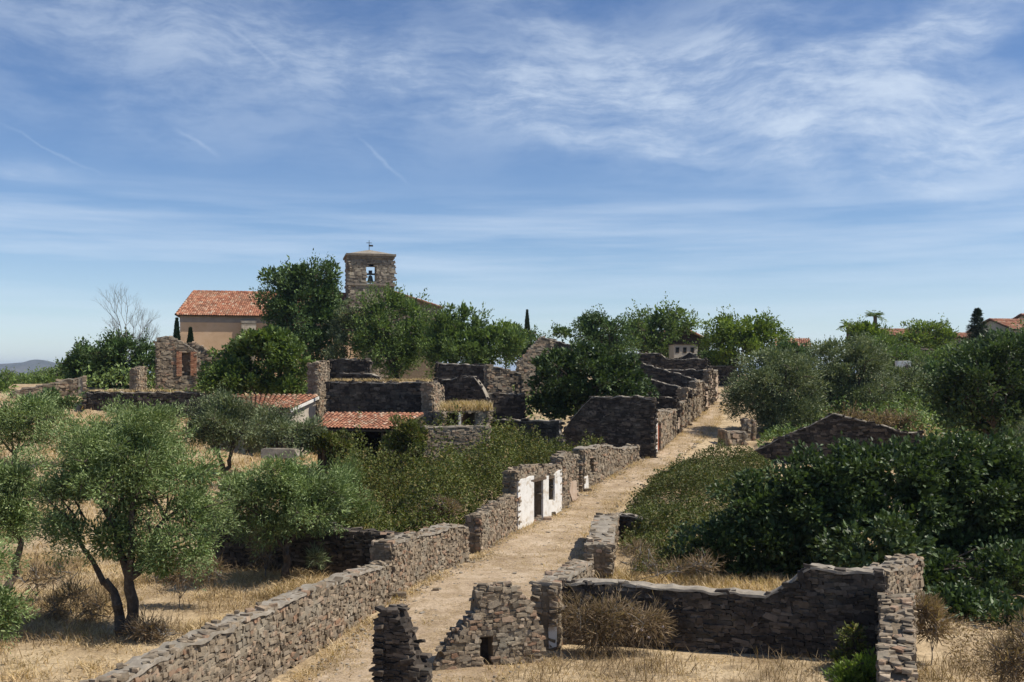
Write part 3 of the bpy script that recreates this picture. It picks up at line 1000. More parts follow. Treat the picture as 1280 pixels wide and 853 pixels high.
# ------------------------------------------------------------------ left: ruin with brick posts, terrace walls
wb = Wall('brick_post_ruin', 'ruined stone gable with two orange brick posts left of the church', lit(196, 80.5, [(196, 426), (204, 422), (214, 421), (230, 430), (246, 440)]),
          thick=0.7, sw=0.36, sh=0.15, openings=[(227, 238, 441, 470)], cat='ruin')
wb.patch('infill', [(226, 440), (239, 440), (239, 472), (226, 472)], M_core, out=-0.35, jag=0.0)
for x0, x1 in ((221, 227), (238.5, 245.5)):
    mb = MB()
    p = wb.xy(wb.s_of((x0 + x1) / 2))
    t_, n_ = wb.frame(1.0)
    wpx = (x1 - x0) / F * p[1]
    z0, z1 = H - (470 - HY) / F * p[1], H - (441 - HY) / F * p[1]
    z, k = z0, 0
    while z < z1:
        for side in (-0.25, 0.25):
            mb.box((p[0] + t_[0] * wpx * side + n_[0] * -0.02, p[1] + t_[1] * wpx * side + n_[1] * -0.02, z + 0.035),
                   (wpx * 0.49 + (0.03 if k % 2 else 0), 0.3, 0.062), math.atan2(t_[1], t_[0]), 0.008)
        z += 0.075; k += 1
    mb.build('brick_post', M_brick, wb.root, kind='stuff', label='orange brick post')
Wall('ruin_wall', 'crumbling stone heap wall falling right from the brick post ruin', lit(246, 83, [(240, 430), (252, 434), (262, 440), (272, 447)]), thick=0.7, sw=0.36, sh=0.15, coping='stones', ragged=0.1)
Wall('ruin_pier', 'lone sunlit rubble pier in front of the dark thicket', [(172, 462, 79), (182.5, 459, 80.4)], thick=0.6, sw=0.25, sh=0.11, coping='stones')
Wall('retaining_wall', 'dark terrace retaining wall below the brick post ruin', [(104, 492, 76.6), (150, 491, 76.4), (200, 490.5, 76.2), (250, 492, 76.0), (282, 499, 75.6)],
     thick=0.6, mat=M_shadestone, sw=0.36, sh=0.15, ragged=0.05)
wk = Wall('rubble_wall', 'brown stone wall rising to a whitish end pier at far left', lit(15, 79, [(15, 489), (45, 483), (75, 477), (107, 471)]), thick=0.6, sw=0.36, sh=0.15)
wk.patch('plaster', [(98, 474), (106.5, 473), (106.5, 493), (98, 493)], M_coping, label='whitish rendered end')

# ------------------------------------------------------------------ right side of the street
Wall('rubble_wall', 'thick low stone wall end at the right street edge beside the brambles', [(765, 683, 36.9), (768, 662, 40.5), (772, 643, 45.0)], thick=0.92, sw=0.24, sh=0.10, nobj=120, back=True)
Wall('cross_wall', 'dark wall running right into the brambles from the thick low wall', cross(772, 45.2, [(768, 644), (785, 645), (812, 652)]), thick=0.6, mat=M_shadestone, sw=0.27, sh=0.11, nobj=80)
wk3 = Wall('rubble_wall', 'low wide wall with pale flat top and pillar end bearing white plaster',
           [(697, 732, 27.6), (715, 719, 29.8), (741, 703, 33.2)], thick=0.68, sw=0.22, sh=0.09, nobj=160, back=True, ends=(True, True))
pe = wk3.pts[0]
t_, n_ = wk3.frame(0.0)
mb = MB()
mb.prism([np.append(pe[:2] - t_ * 0.04 - n_ * a_, z_) for a_, z_ in ((0.0, 1.45), (0.02, 0.72), (0.22, 0.66), (0.24, 1.2), (0.14, 1.42))], (0, 0, 0), np.append(-t_ * 0.03, 0))
mb.build('plaster', M_white, wk3.root, label='white plaster patch on the pillar end')
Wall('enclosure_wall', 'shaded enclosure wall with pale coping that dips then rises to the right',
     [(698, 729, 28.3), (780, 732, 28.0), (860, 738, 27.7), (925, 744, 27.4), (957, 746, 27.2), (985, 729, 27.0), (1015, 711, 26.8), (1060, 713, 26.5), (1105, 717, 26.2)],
     thick=0.45, mat=M_shadestone, core=M_core, sw=0.23, sh=0.10, nobj=300)
Wall('rubble_wall', 'ragged sunlit stone wall end running towards the viewer at lower right', [(1150, 866, 20.8), (1143, 822, 22.0), (1143, 790, 23.4), (1141, 758, 24.8), (1141, 742, 25.7)],
     thick=0.75, sw=0.2, sh=0.085, nobj=200, coping='stones', ragged=0.10, back=True)
Wall('rubble_wall', 'sunlit stone wall corner stepping back under the big fig tree', [(1107, 716, 26.6), (1130, 707, 27.8), (1152, 697, 29.2)], thick=0.6, sw=0.22, sh=0.09, nobj=150)
Wall('broken_wall', 'jagged dark shaded stone wall stump at the bottom of the street', cross(530, 23.2, [(470, 779), (479, 769), (491, 768), (500, 788), (508, 812), (524, 846)]),
     thick=0.75, mat=M_shadestone, core=M_core_dark, sw=0.23, sh=0.07, nobj=200, coping='stones', ragged=0.1, cat='ruin')
wl2 = Wall('broken_wall', 'jagged triangular house wall fragment with dark window hole in the foreground',
     cross(675, 26.6, [(547, 842), (556, 822), (570, 801), (584, 785), (597, 773), (600.5, 744), (612, 736), (630, 733), (646, 741), (660, 753), (671, 768), (676, 795)], np.array([-0.93, -0.36])),
     thick=0.65, inset=0.03, sw=0.165, sh=0.08, nobj=300, coping='stones', ragged=0.05, openings=[(601, 617, 797, 838)], cat='ruin')
wl2.patch('infill', [(596, 789), (624, 789), (624, 850), (596, 850)], M_core_dark, out=-0.42, jag=0.0)  # dark back panel, the hole's inner shade put into its colour
Wall('gable_wall', 'wide dark gable wall with pale sloping coping among the bushes on the right',
     cross(918, 66, [(914, 579), (960, 555), (1042, 518), (1090, 529), (1132, 540), (1152, 541)]), thick=0.5, mat=M_shadestone, core=M_core_dark, sw=0.34, sh=0.15)
Wall('stone_block', 'low pale squared stone block at the right edge of the upper street', lit(909, 71, [(909, 540), (932, 541)]), thick=1.3, sw=0.45, sh=0.25, cat='block')
Wall('stone_block', 'rounded masonry stub under the olive right of the upper street', lit(934, 73, [(934, 526), (944, 528)]), thick=0.9, sw=0.4, sh=0.2, coping='stones', cat='block')
Wall('retaining_wall', 'grey terrace wall under the bright round tree on the right', lit(1090, 112, [(1085, 433), (1125, 432), (1165, 437)]), thick=0.5, mat=M_shadestone, sw=0.5, sh=0.22)
Wall('retaining_wall', 'low sloping wall with thin pale coping among the right hand bushes', cross(1135, 96, [(1132, 457), (1155, 464), (1178, 471)]), thick=0.4, mat=M_shadestone, sw=0.45, sh=0.2)

# loose scraps of broken tile and timber on the field wall corner
for k, (px, py, Y, L_, yaw, mt, nm, lb) in enumerate((
        (462, 669, 37.3, 0.9, 0.2, M_white, 'broken_beam', 'short whitish broken beam lying on the field wall'),
        (476, 666, 36.9, 0.8, 1.0, M_wood, 'broken_stick', 'thin wooden stick poking up from the field wall corner'),
        (484, 668, 36.7, 0.5, -0.3, M_tile, 'broken_tile', 'broken clay tile on the field wall corner'))):
    p = P(px, py, Y)
    mb = MB()
    d = np.array([math.cos(yaw), math.sin(yaw) * 0.3, 0.25 if k == 1 else 0.03]) * L_ / 2
    mb.tube([p - d, p + d * 0.2, p + d], [0.07, 0.065, 0.05] if k != 1 else [0.03, 0.028, 0.02], 6)
    tag(mb.build(nm, mt, origin=p), lb, 'debris')

# ------------------------------------------------------------------ roofs and buildings


def tile_roof(parent, A, B, C, D, tw=0.22, tl=0.42, mat=None, name='roof', thick=0.10, slab=None):
    """A,B eave left and right; C,D ridge right and left.  A slab part with a joined part of barrel tiles on it."""
    A, B, C, D = [np.asarray(v, float) for v in (A, B, C, D)]
    nrm = np.cross(B - A, D - A)
    nrm /= np.linalg.norm(nrm)
    if nrm[2] < 0:
        nrm = -nrm
    mb = MB().prism([A, B, C, D], (0, 0, 0), -nrm * thick)
    roof = mb.build(name, slab or M_wood, parent)
    nc = max(2, int(round(np.linalg.norm(B - A) / tw)))
    nr = max(2, int(round(np.linalg.norm(D - A) / (tl * 0.8))))
    a = np.linspace(0, math.pi, 6)
    Vs, n = [], 0
    for i in range(nc):
        for j in range(nr):
            u0, u1 = i / nc, (i + 1) / nc
            v0, v1 = j / nr - 0.01, min((j + 1.22) / nr, 1.0)

            def pt(u, v):
                return (A * (1 - u) + B * u) * (1 - v) + (D * (1 - u) + C * u) * v
            um = (u0 + u1) / 2
            lo, hi = pt(um, v0), pt(um, v1)
            ex = pt(u1, v0) - pt(u0, v0)
            ex2 = pt(u1, v1) - pt(u0, v1)
            r = np.linalg.norm(ex)
            jz = rng.normal(0, 0.008)
            for q_, e_, k_, up in ((lo, ex, 0.54, 0.05), (hi, ex2, 0.46, 0.015)):
                c = q_ + nrm * (up + jz) + e_ * rng.normal(0, 0.03)
                Vs.append(c - e_ * k_ * np.cos(a)[:, None] + nrm * (r * 0.42) * np.sin(a)[:, None])
    V = np.concatenate(Vs)
    nt = nc * nr
    base = (np.arange(nt) * 12)[:, None, None]
    f = np.array([[j, j + 1, j + 7, j + 6] for j in range(5)])[None]
    mk('tiles', V, [(base + f).reshape(-1, 4)], mat or M_tile, roof, kind='stuff')
    return roof


def quad_wall(mb, a, b, z0, z1, depth, n):
    """upright slab from a to b (2-D), outside face on the line, going in by depth along -n"""
    a, b, n = np.asarray(a), np.asarray(b), np.asarray(n)
    pts = [np.append(a, z0), np.append(b, z0), np.append(b, z1), np.append(a, z1)]
    mb.prism(pts, (0, 0, 0), np.append(-n * depth, 0))


T2 = np.array([0.975, 0.22]); N2 = np.array([0.22, -0.975])
c0 = P(225, 394, 112)[:2]
church = thing('church', 'church with ochre nave, red tiled roof and square stone bell tower', 'church', (c0[0] + 12, c0[1] + 6, gz(c0[0] + 12, c0[1] + 6)))
zc = gz(c0[0] + 8, c0[1] + 5) - 1.0
ze = P(225, 394, 112)[2]
zr = ze + 2.85
NL, ND = 19.5, 9.0
p00 = c0; p10 = c0 + T2 * NL; p01 = c0 - N2 * ND; p11 = p10 - N2 * ND
mb = MB()
mb.prism([np.append(p, zc) for p in (p00, p10, p11, p01)], (0, 0, 0), (0, 0, ze - 0.78 - zc))
mb.build('nave_wall', M_tanplaster, church)
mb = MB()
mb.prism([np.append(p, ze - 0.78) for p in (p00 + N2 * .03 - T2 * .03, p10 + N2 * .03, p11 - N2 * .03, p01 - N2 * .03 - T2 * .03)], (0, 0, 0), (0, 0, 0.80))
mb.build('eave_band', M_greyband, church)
ov = 0.38
eA = np.append(c0 + N2 * ov - T2 * ov, ze - 0.05); eB = np.append(p10 + N2 * ov, ze - 0.05)
rD = np.append(c0 - N2 * ND / 2 + T2 * 1.1, zr); rC = np.append(p10 - N2 * ND / 2, zr)
bA = np.append(p01 - N2 * ov - T2 * ov, ze - 0.05); bB = np.append(p11 - N2 * ov, ze - 0.05)
tile_roof(church, eA, eB, rC, rD, 0.24, 0.45)
tile_roof(church, bB, bA, rD, rC, 0.5, 0.9)
mb = MB().prism([bA, eA, rD], (0, 0, 0), (0.05, 0.1, -0.1))
mb.build('roof_hip', M_tile, church)
mb = MB()
k = 0.0
while k < NL - 1.4:
    a = rD + np.append(T2, 0) * k
    mb.tube([a + np.array([0, 0, .06]), a + np.append(T2, 0) * 0.46 + np.array([0, 0, .04])], [0.17, 0.14], 7)
    k += 0.42
mb.build('ridge_tiles', M_tile, church, kind='stuff')
mb = MB()
for a, b in ((eA, rD),):
    for i in range(12):
        q0, q1 = a + (b - a) * i / 12, a + (b - a) * (i + 1.1) / 12
        mb.tube([q0 + np.array([0, 0, .08]), q1 + np.array([0, 0, .05])], [0.16, 0.13], 7)
mb.build('hip_tiles', M_tile, church, kind='stuff')
# buttress with stepped stone top
bc = P(311, 405, crossY(311, c0[0], c0[1], T2))[:2]
zt = H + (465 - 404) / F * bc[1]
mb = MB()
a, b = bc - T2 * 0.75, bc + T2 * 0.75
side = [np.append(a, zc), np.append(a + N2 * 2.0, zc), np.append(a + N2 * 2.0, zt - 2.2), np.append(a + N2 * 0.9, zt - 0.35), np.append(a, zt)]
mb.prism(side, (0, 0, 0), np.append(T2 * 1.5, 0))
mb.build('buttress', M_granite, church)
mb = MB()
for i in range(4):
    f_ = (i + 0.5) / 4
    pp = bc + N2 * (0.15 + 0.42 * i)
    mb.box((pp[0], pp[1], zt + 0.08 - 0.42 * i - (0.15 if i > 1 else 0)), (1.62, 0.48, 0.3), math.atan2(T2[1], T2[0]), 0.02)
mb.build('buttress_steps', M_coping, church)

# tower
tw0 = P(435.5, 324, 116.4)[:2]
tW = 5.05
ztop = H + (465 - 323) / F * 117
zs = H + (465 - 356) / F * 117
tower_t = T2
tq = [tw0, tw0 + T2 * tW, tw0 + T2 * tW - N2 * tW, tw0 - N2 * tW]


def px_of(p):
    return CX + p[0] / p[1] * F


def tower_face(a, b, ops, parent, lay_on=True):
    pa, pb = px_of(a), px_of(b)
    ya, yb = HY - (ztop - H) / a[1] * F, HY - (ztop - H) / b[1] * F
    return Wall('tower_wall', None, [(pa, ya, a[1]), (pb, yb, b[1])], thick=0.95, sw=0.42, sh=0.2, mat=M_granite, core=M_core, coping=None,
                openings=ops, ends=(False, False), parent=parent, zb=zc)


tower_face(tq[0], tq[1], [(457.6, 469, 329, 355.5, 'arch')], church)
mb = MB()
wb_ = [tq[0] - N2 * 0.95, tq[0] + T2 * 0.95 - N2 * 0.95, tq[3] + T2 * 0.95 + N2 * .95, tq[3] + N2 * .95]
mb.prism([np.append(p, zc) for p in wb_], (0, 0, 0), (0, 0, ztop - zc))
wb_ = [tq[1] - N2 * 0.95 - T2 * 0.95, tq[1] - N2 * 0.95, tq[2] + N2 * .95, tq[2] - T2 * 0.95 + N2 * .95]
mb.prism([np.append(p, zc) for p in wb_], (0, 0, 0), (0, 0, ztop - zc))
bl, br_ = tq[3], tq[2]
for u0, u1, za, zb_ in ((0, 1.55, zc, ztop), (3.5, tW, zc, ztop), (1.55, 3.5, zc, zs + 0.35), (1.55, 3.5, ztop - 0.5, ztop)):
    quad_wall(mb, bl + T2 * u0 + N2 * .95, bl + T2 * u1 + N2 * .95, za, zb_, 0.95, N2)
mb.build('tower_side_walls', M_granite, church)
specs = []
lay(tq[3], (tq[0] - tq[3]) / tW, -T2, tW, lambda s: ztop, lambda s: zs - 6, lambda s, z: False, 0.42, 0.2, specs)
emit_stones(specs, church, M_granite, 0)
mb = MB()
cen = (tq[0] + tq[2]) / 2
yw = math.atan2(T2[1], T2[0])
mb.box((cen[0], cen[1], ztop + 0.12), (tW + 0.25, tW + 0.25, 0.26), yw)
mb.box((cen[0], cen[1], ztop + 0.37), (tW + 0.55, tW + 0.55, 0.24), yw)
mb.build('cornice', M_granite, church)
mb = MB()
mb.box((cen[0], cen[1], zs), (tW + 0.28, tW + 0.28, 0.22), yw)
so = mb.build('string_course', M_granite, church)
mb = MB()
apex = np.append(cen, ztop + 1.22)
cr = [np.append(cen + (p - cen) * 1.03, ztop + 0.49) for p in tq]
mb.add(np.array(cr + [apex]), [np.array([[0, 1, 4], [1, 2, 4], [2, 3, 4], [3, 0, 4]])])
mb.build('tower_cap', M_coping, church)
mb = MB()
mb.tube([apex - np.array([0, 0, .1]), apex + np.array([0, 0, 1.1])], [0.045, 0.03], 6)
mb.box(apex + np.array([0.0, 0, 0.8]), (0.62, 0.05, 0.06), yw)
mb.box(apex + np.array([0.2, 0, 0.48]), (0.5, 0.04, 0.2), yw)
mb.build('weathervane', M_darkmetal, church)
# bell and yoke in the belfry arch
bp = np.append(tq[0] + T2 * 2.5 - N2 * 0.6, zs + 0.75)
mb = MB()
mb.tube([bp + np.array([0, 0, h]) for h in (-0.5, -0.42, -0.25, 0.05, 0.25, 0.34)], [0.44, 0.40, 0.31, 0.25, 0.20, 0.08], 14)
bell = mb.build('bell', M_bronze, church)
mb = MB()
mb.box(bp + np.array([0, 0, 0.47]), (1.6, 0.14, 0.2), yw)
mb.box(bp + np.array([0, 0, 0.72]), (0.4, 0.16, 0.34), yw)
mb.tube([bp + np.array([0, 0, -0.3]), bp + np.array([0, 0, -0.62])], [0.03, 0.06], 6)
mb.build('bell_yoke', M_darkmetal, bell)
# chancel right of the tower with a falling roof
ca = tq[1] - N2 * 0.6
zce = H + (465 - 386) / F * 121
zcr = H + (465 - 367) / F * 119
mb = MB()
CW = 5.4
pc = [ca, ca + T2 * CW, ca + T2 * CW - N2 * 6, ca - N2 * 6]
V = [np.append(p, zc) for p in pc] + [np.append(pc[0], zcr), np.append(pc[1], zce), np.append(pc[2], zce), np.append(pc[3], zcr)]
mb.add(np.array(V)[[0, 1, 3, 2, 4, 5, 7, 6]], [BOXF])
mb.build('chancel_wall', M_core, church)
specs = []
lay(ca, T2, N2, CW, lambda s: zcr + (zce - zcr) * s / CW, lambda s: zce - 5, lambda s, z: False, 0.45, 0.22, specs)
emit_stones(specs, church, M_granite, 0)
up = np.array([0, 0, 0.12])
tile_roof(church, np.append(pc[1] + N2 * .3 + T2 * .4, zce - .15) + up, np.append(pc[2] - N2 * .3 + T2 * .4, zce - .15) + up,
          np.append(pc[3] - N2 * .3, zcr) + up, np.append(pc[0] + N2 * .3, zcr) + up, 0.24, 0.45)


def shed(name, label, eL, eR, rR, rL, wallmat, verge=None):
    """lean-to: four pixel corners with depth; posts and walls below"""
    A, B, C, D = [P(*e) for e in (eL, eR, rR, rL)]
    mid = (A + B + C + D) / 4
    root = thing(name, label, 'shed', (mid[0], mid[1], gz(mid[0], mid[1])))
    tile_roof(root, A, B, C, D, 0.21, 0.40)
    g = gz(mid[0], mid[1]) - 0.4
    ins = 0.12
    q = [A + (mid - A) * ins, B + (mid - B) * ins, C + (mid - C) * 0.06, D + (mid - D) * 0.06]
    mb = MB()
    for i, (a, b) in enumerate(((q[1], q[2]), (q[2], q[3]), (q[3], q[0]))):
        d = (b - a)[:2]; d /= np.linalg.norm(d)
        n = np.array([d[1], -d[0]])
        pts = [np.array([a[0], a[1], g]), np.array([b[0], b[1], g]), np.array([b[0], b[1], b[2] - 0.22]), np.array([a[0], a[1], a[2] - 0.22])]
        mb.prism(pts, (0, 0, 0), np.append(n * -0.2, 0))
    mb.build('wall', wallmat, root)
    for f_ in (0.08, 0.5, 0.92):
        p = q[0] + (q[1] - q[0]) * f_
        MB().box((p[0], p[1], (g + p[2] - .2) / 2), (0.16, 0.16, p[2] - .2 - g)).build('post', M_wood, root)
    if verge:
        d = (C - B) / np.linalg.norm(C - B)
        mb = MB()
        sidev = np.cross(d, (0, 0, 1)); sidev /= np.linalg.norm(sidev)
        mb.prism([B + np.array([0, 0, -.02]), C + np.array([0, 0, -.02]), C + np.array([0, 0, -.2]), B + np.array([0, 0, -.2])], (0, 0, 0), sidev * 0.06)
        mb.build('verge_board', M_white, root)
    return root


shed('lean_to_shed', 'upper red tiled shed roof with white verge board under the light fig bush', (300, 511, 66.0), (363, 511.5, 65.0), (398, 495.5, 68.6), (288, 495.5, 70.0), M_stucco, verge=True)
shed('lean_to_shed', 'lower red tiled shed roof in front of the broad dark wall', (389, 536, 59.0), (490, 538, 58.2), (530, 518, 62.2), (408, 517, 63.2), M_core_dark)


def house(name, label, c, yaw, w, d, hw, rise, wallmat, windows=(), tw=0.3, door=None, cat='house', gable_front=False):
    """c: plan centre, hw: eave height; ridge runs along local x"""
    z0 = gz(*c)
    root = thing(name, label, cat, (c[0], c[1], z0))
    ca_, sa_ = math.cos(yaw), math.sin(yaw)

    def W(x, y, z):
        return np.array([c[0] + x * ca_ - y * sa_, c[1] + x * sa_ + y * ca_, z0 + z])
    mb = MB()
    prof = [(-d / 2, -1), (d / 2, -1), (d / 2, hw), (0, hw + rise), (-d / 2, hw)]
    mb.prism([W(-w / 2, y, z) for y, z in prof], (0, 0, 0), W(w / 2, 0, 0) - W(-w / 2, 0, 0))
    mb.build('wall', wallmat, root)
    o = 0.35
    s = rise / (d / 2)
    for sg in (-1, 1):
        e0, e1 = W(-w / 2 - o, sg * (d / 2 + o), hw - s * o + .06), W(w / 2 + o, sg * (d / 2 + o), hw - s * o + .06)
        r1, r0 = W(w / 2 + o, 0, hw + rise + .06), W(-w / 2 - o, 0, hw + rise + .06)
        tile_roof(root, e0, e1, r1, r0, tw, 0.5) if sg < 0 else tile_roof(root, e1, e0, r0, r1, tw, 0.5)
    for (face, u, z, ww, wh) in windows:
        # face 0: long side towards -y, face 1: gable end at -x
        def Q(a, b, off):
            return W(u + a, -d / 2 - off, z + b) if face == 0 else W(-w / 2 - off, u + a, z + b)
        fr_ = MB()
        for a0, a1, b0, b1 in ((-ww / 2 - .08, ww / 2 + .08, -wh / 2 - .08, -wh / 2), (-ww / 2 - .08, ww / 2 + .08, wh / 2, wh / 2 + .08),
                               (-ww / 2 - .08, -ww / 2, -wh / 2, wh / 2), (ww / 2, ww / 2 + .08, -wh / 2, wh / 2)):
            fr_.prism([Q(a0, b0, .0), Q(a1, b0, .0), Q(a1, b1, .0), Q(a0, b1, .0)], (0, 0, 0), Q(0, 0, .06) - Q(0, 0, 0))
        wn_ = fr_.build('window', M_wood, root)
        MB().prism([Q(-ww / 2, -wh / 2, .0), Q(ww / 2, -wh / 2, .0), Q(ww / 2, wh / 2, .0), Q(-ww / 2, wh / 2, .0)], (0, 0, 0), Q(0, 0, .02) - Q(0, 0, 0)).build('pane', M_glass, wn_)
    return root


def at_top(px, Y):
    return ((px - CX) / F * Y, Y)


# far village houses
hz = lambda py, Y, c: H - (py - HY) / F * Y - gz(*c)
c = at_top(843, 128)
house('village_house', 'dark gabled house with red tiled slope beyond the top of the street', c, R(97), 8, 6.4, hz(428, 128, c), 1.5, M_core_dark)  # shade on the gable end is put into the dark wall colour
p = P(856, 445, 117)
root = thing('village_house', 'low cream house with three small windows below the dark gable', 'house', (p[0], p[1], gz(p[0], p[1])))
zt2 = H - (431 - HY) / F * 117
g_ = gz(p[0], p[1]) - .5
MB().box((p[0], p[1] + 1.2, (zt2 + g_) / 2), (2.7, 2.4, zt2 - g_), R(6)).build('wall', M_stucco, root)
MB().box((p[0], p[1] + 1.2, zt2 + 0.06), (3.0, 2.7, 0.12), R(6)).build('roof', M_core_dark, root)
for k in (-0.85, 0, 0.85):
    wn_ = MB().box((p[0] + k, p[1] + 0.0 + k * .105, zt2 - 0.62), (0.42, 0.08, 0.62), R(6)).build('window', M_wood, root)
    MB().box((p[0] + k + .004, p[1] - 0.045 + k * .105, zt2 - 0.62), (0.3, 0.02, 0.5), R(6)).build('pane', M_glass, wn_)
c = at_top(990, 150)
house('village_house', 'red tiled house roof just showing between the bushy tree and the olives', c, R(-12), 4.2, 6, hz(434, 150, c), 1.1, M_stucco, windows=((0, 0, 1.5, 1, 1.2),))
c = at_top(1119, 150)
house('village_house', 'red tiled roof glimpsed between the two rounded trees on the right', c, R(10), 8, 7, hz(421, 150, c), 1.0, M_stucco, windows=((0, 0, 1.5, 1, 1.2),))
c = at_top(1198, 138)
house('village_house', 'white walled house with red roof beside the dark conifer', c, R(20), 6, 6, hz(424, 138, c), 0.7, M_stucco, windows=((0, 1.0, 1.4, 0.8, 1.0),))
c = at_top(1285, 125)
house('village_house', 'large cream house with stepped red tiled roofs at the right edge', c, R(12), 10, 8, hz(414, 125, c), 1.3, M_stucco,
      windows=((0, -2.0, hz(419, 125, c), 0.8, 0.8), (0, 0.5, hz(419, 125, c), 0.8, 0.8)))
c = at_top(1300, 131)
house('village_house', 'raised upper storey with small tiled roof at the right edge', c, R(12), 5, 5, hz(404, 131, c), 1.0, M_stucco, windows=((0, -1.2, hz(408, 131, c), 0.7, 0.6),))
# stone gable among the trees
Wall('gable_wall', 'sunlit stone gable with sloping top behind the dark fig tree', lit(650, 90, [(648, 455), (662, 438), (677, 421), (690, 425)]), thick=0.6, sw=0.4, sh=0.17)
Wall('ruin_wall', 'dark sloping wall right of the sunlit stone gable', cross(690, 91, [(690, 425), (714, 432)]), thick=0.6, mat=M_shadestone, sw=0.4, sh=0.17)
# small far odds
p = P(1191, 459, 100)
root = thing('water_tank', 'small green tank among the bushes on the right', 'tank', p)
MB().tube([p + np.array([0, 0, z]) for z in (-0.6, 0.0, 0.42, 0.5)], [0.36, 0.36, 0.36, 0.30], 14).build('body', M_greenpaint, root)
MB().tube([p + np.array([0, 0, z]) for z in (0.5, 0.56, 0.58)], [0.2, 0.2, 0.17], 12).build('lid', M_greenpaint, root)
p = P(1129, 457, 97)
V, Fc = VAR[3]
tag(mk('boulder', V * np.array([1.3, 0.9, 0.8]) + p, [Fc], M_white, origin=p), 'pale boulder at the head of the thin sloping coping', 'boulder')
p = P(352, 566, 56)
V, Fc = VAR[5]
tag(mk('boulder', V * np.array([1.9, 1.4, 0.5]) + p, [Fc], M_coping, origin=p), 'flat pale slab lying between the olives near the lower shed', 'boulder')

# ------------------------------------------------------------------ vegetation


def unit(n):
    v = rng.normal(size=(n, 3))
    return v / (np.linalg.norm(v, axis=1)[:, None] + 1e-9)


def leaves(C, axis, ln, wd, fold=0.18):
    """one folded diamond per row: base C, pointing along axis"""
    n = len(C)
    axis = axis / (np.linalg.norm(axis, axis=1)[:, None] + 1e-9)
    r = unit(n)
    r[:, 2] = np.abs(r[:, 2]) + 0.25
    side = np.cross(axis, r)
    side /= np.linalg.norm(side, axis=1)[:, None] + 1e-9
    nor = np.cross(side, axis)
    ln = np.broadcast_to(ln, (n,))[:, None]
    wd = np.broadcast_to(wd, (n,))[:, None]
    V = np.empty((n, 4, 3))
    V[:, 0] = C
    V[:, 1] = C + axis * ln * 0.45 + side * wd * 0.5 + nor * wd * fold
    V[:, 2] = C + axis * ln
    V[:, 3] = C + axis * ln * 0.45 - side * wd * 0.5 + nor * wd * fold
    return V.reshape(-1, 3), np.arange(n * 4).reshape(n, 4)


def limb(mb, a, b, r0, r1, sag=0.15, sides=6, n=5, wig=0.08):
    a, b = np.asarray(a, float), np.asarray(b, float)
    L = np.linalg.norm(b - a)
    u = np.linspace(0, 1, n)[:, None]
    pts = a + (b - a) * u
    pts[:, 2] += (np.sin(u[:, 0] * math.pi) * sag * L)
    if n > 2:
        pts[1:-1] += rng.normal(0, wig * L / n, (n - 2, 3))
    mb.tube(pts, np.linspace(r0, r1, n), sides)
    return pts


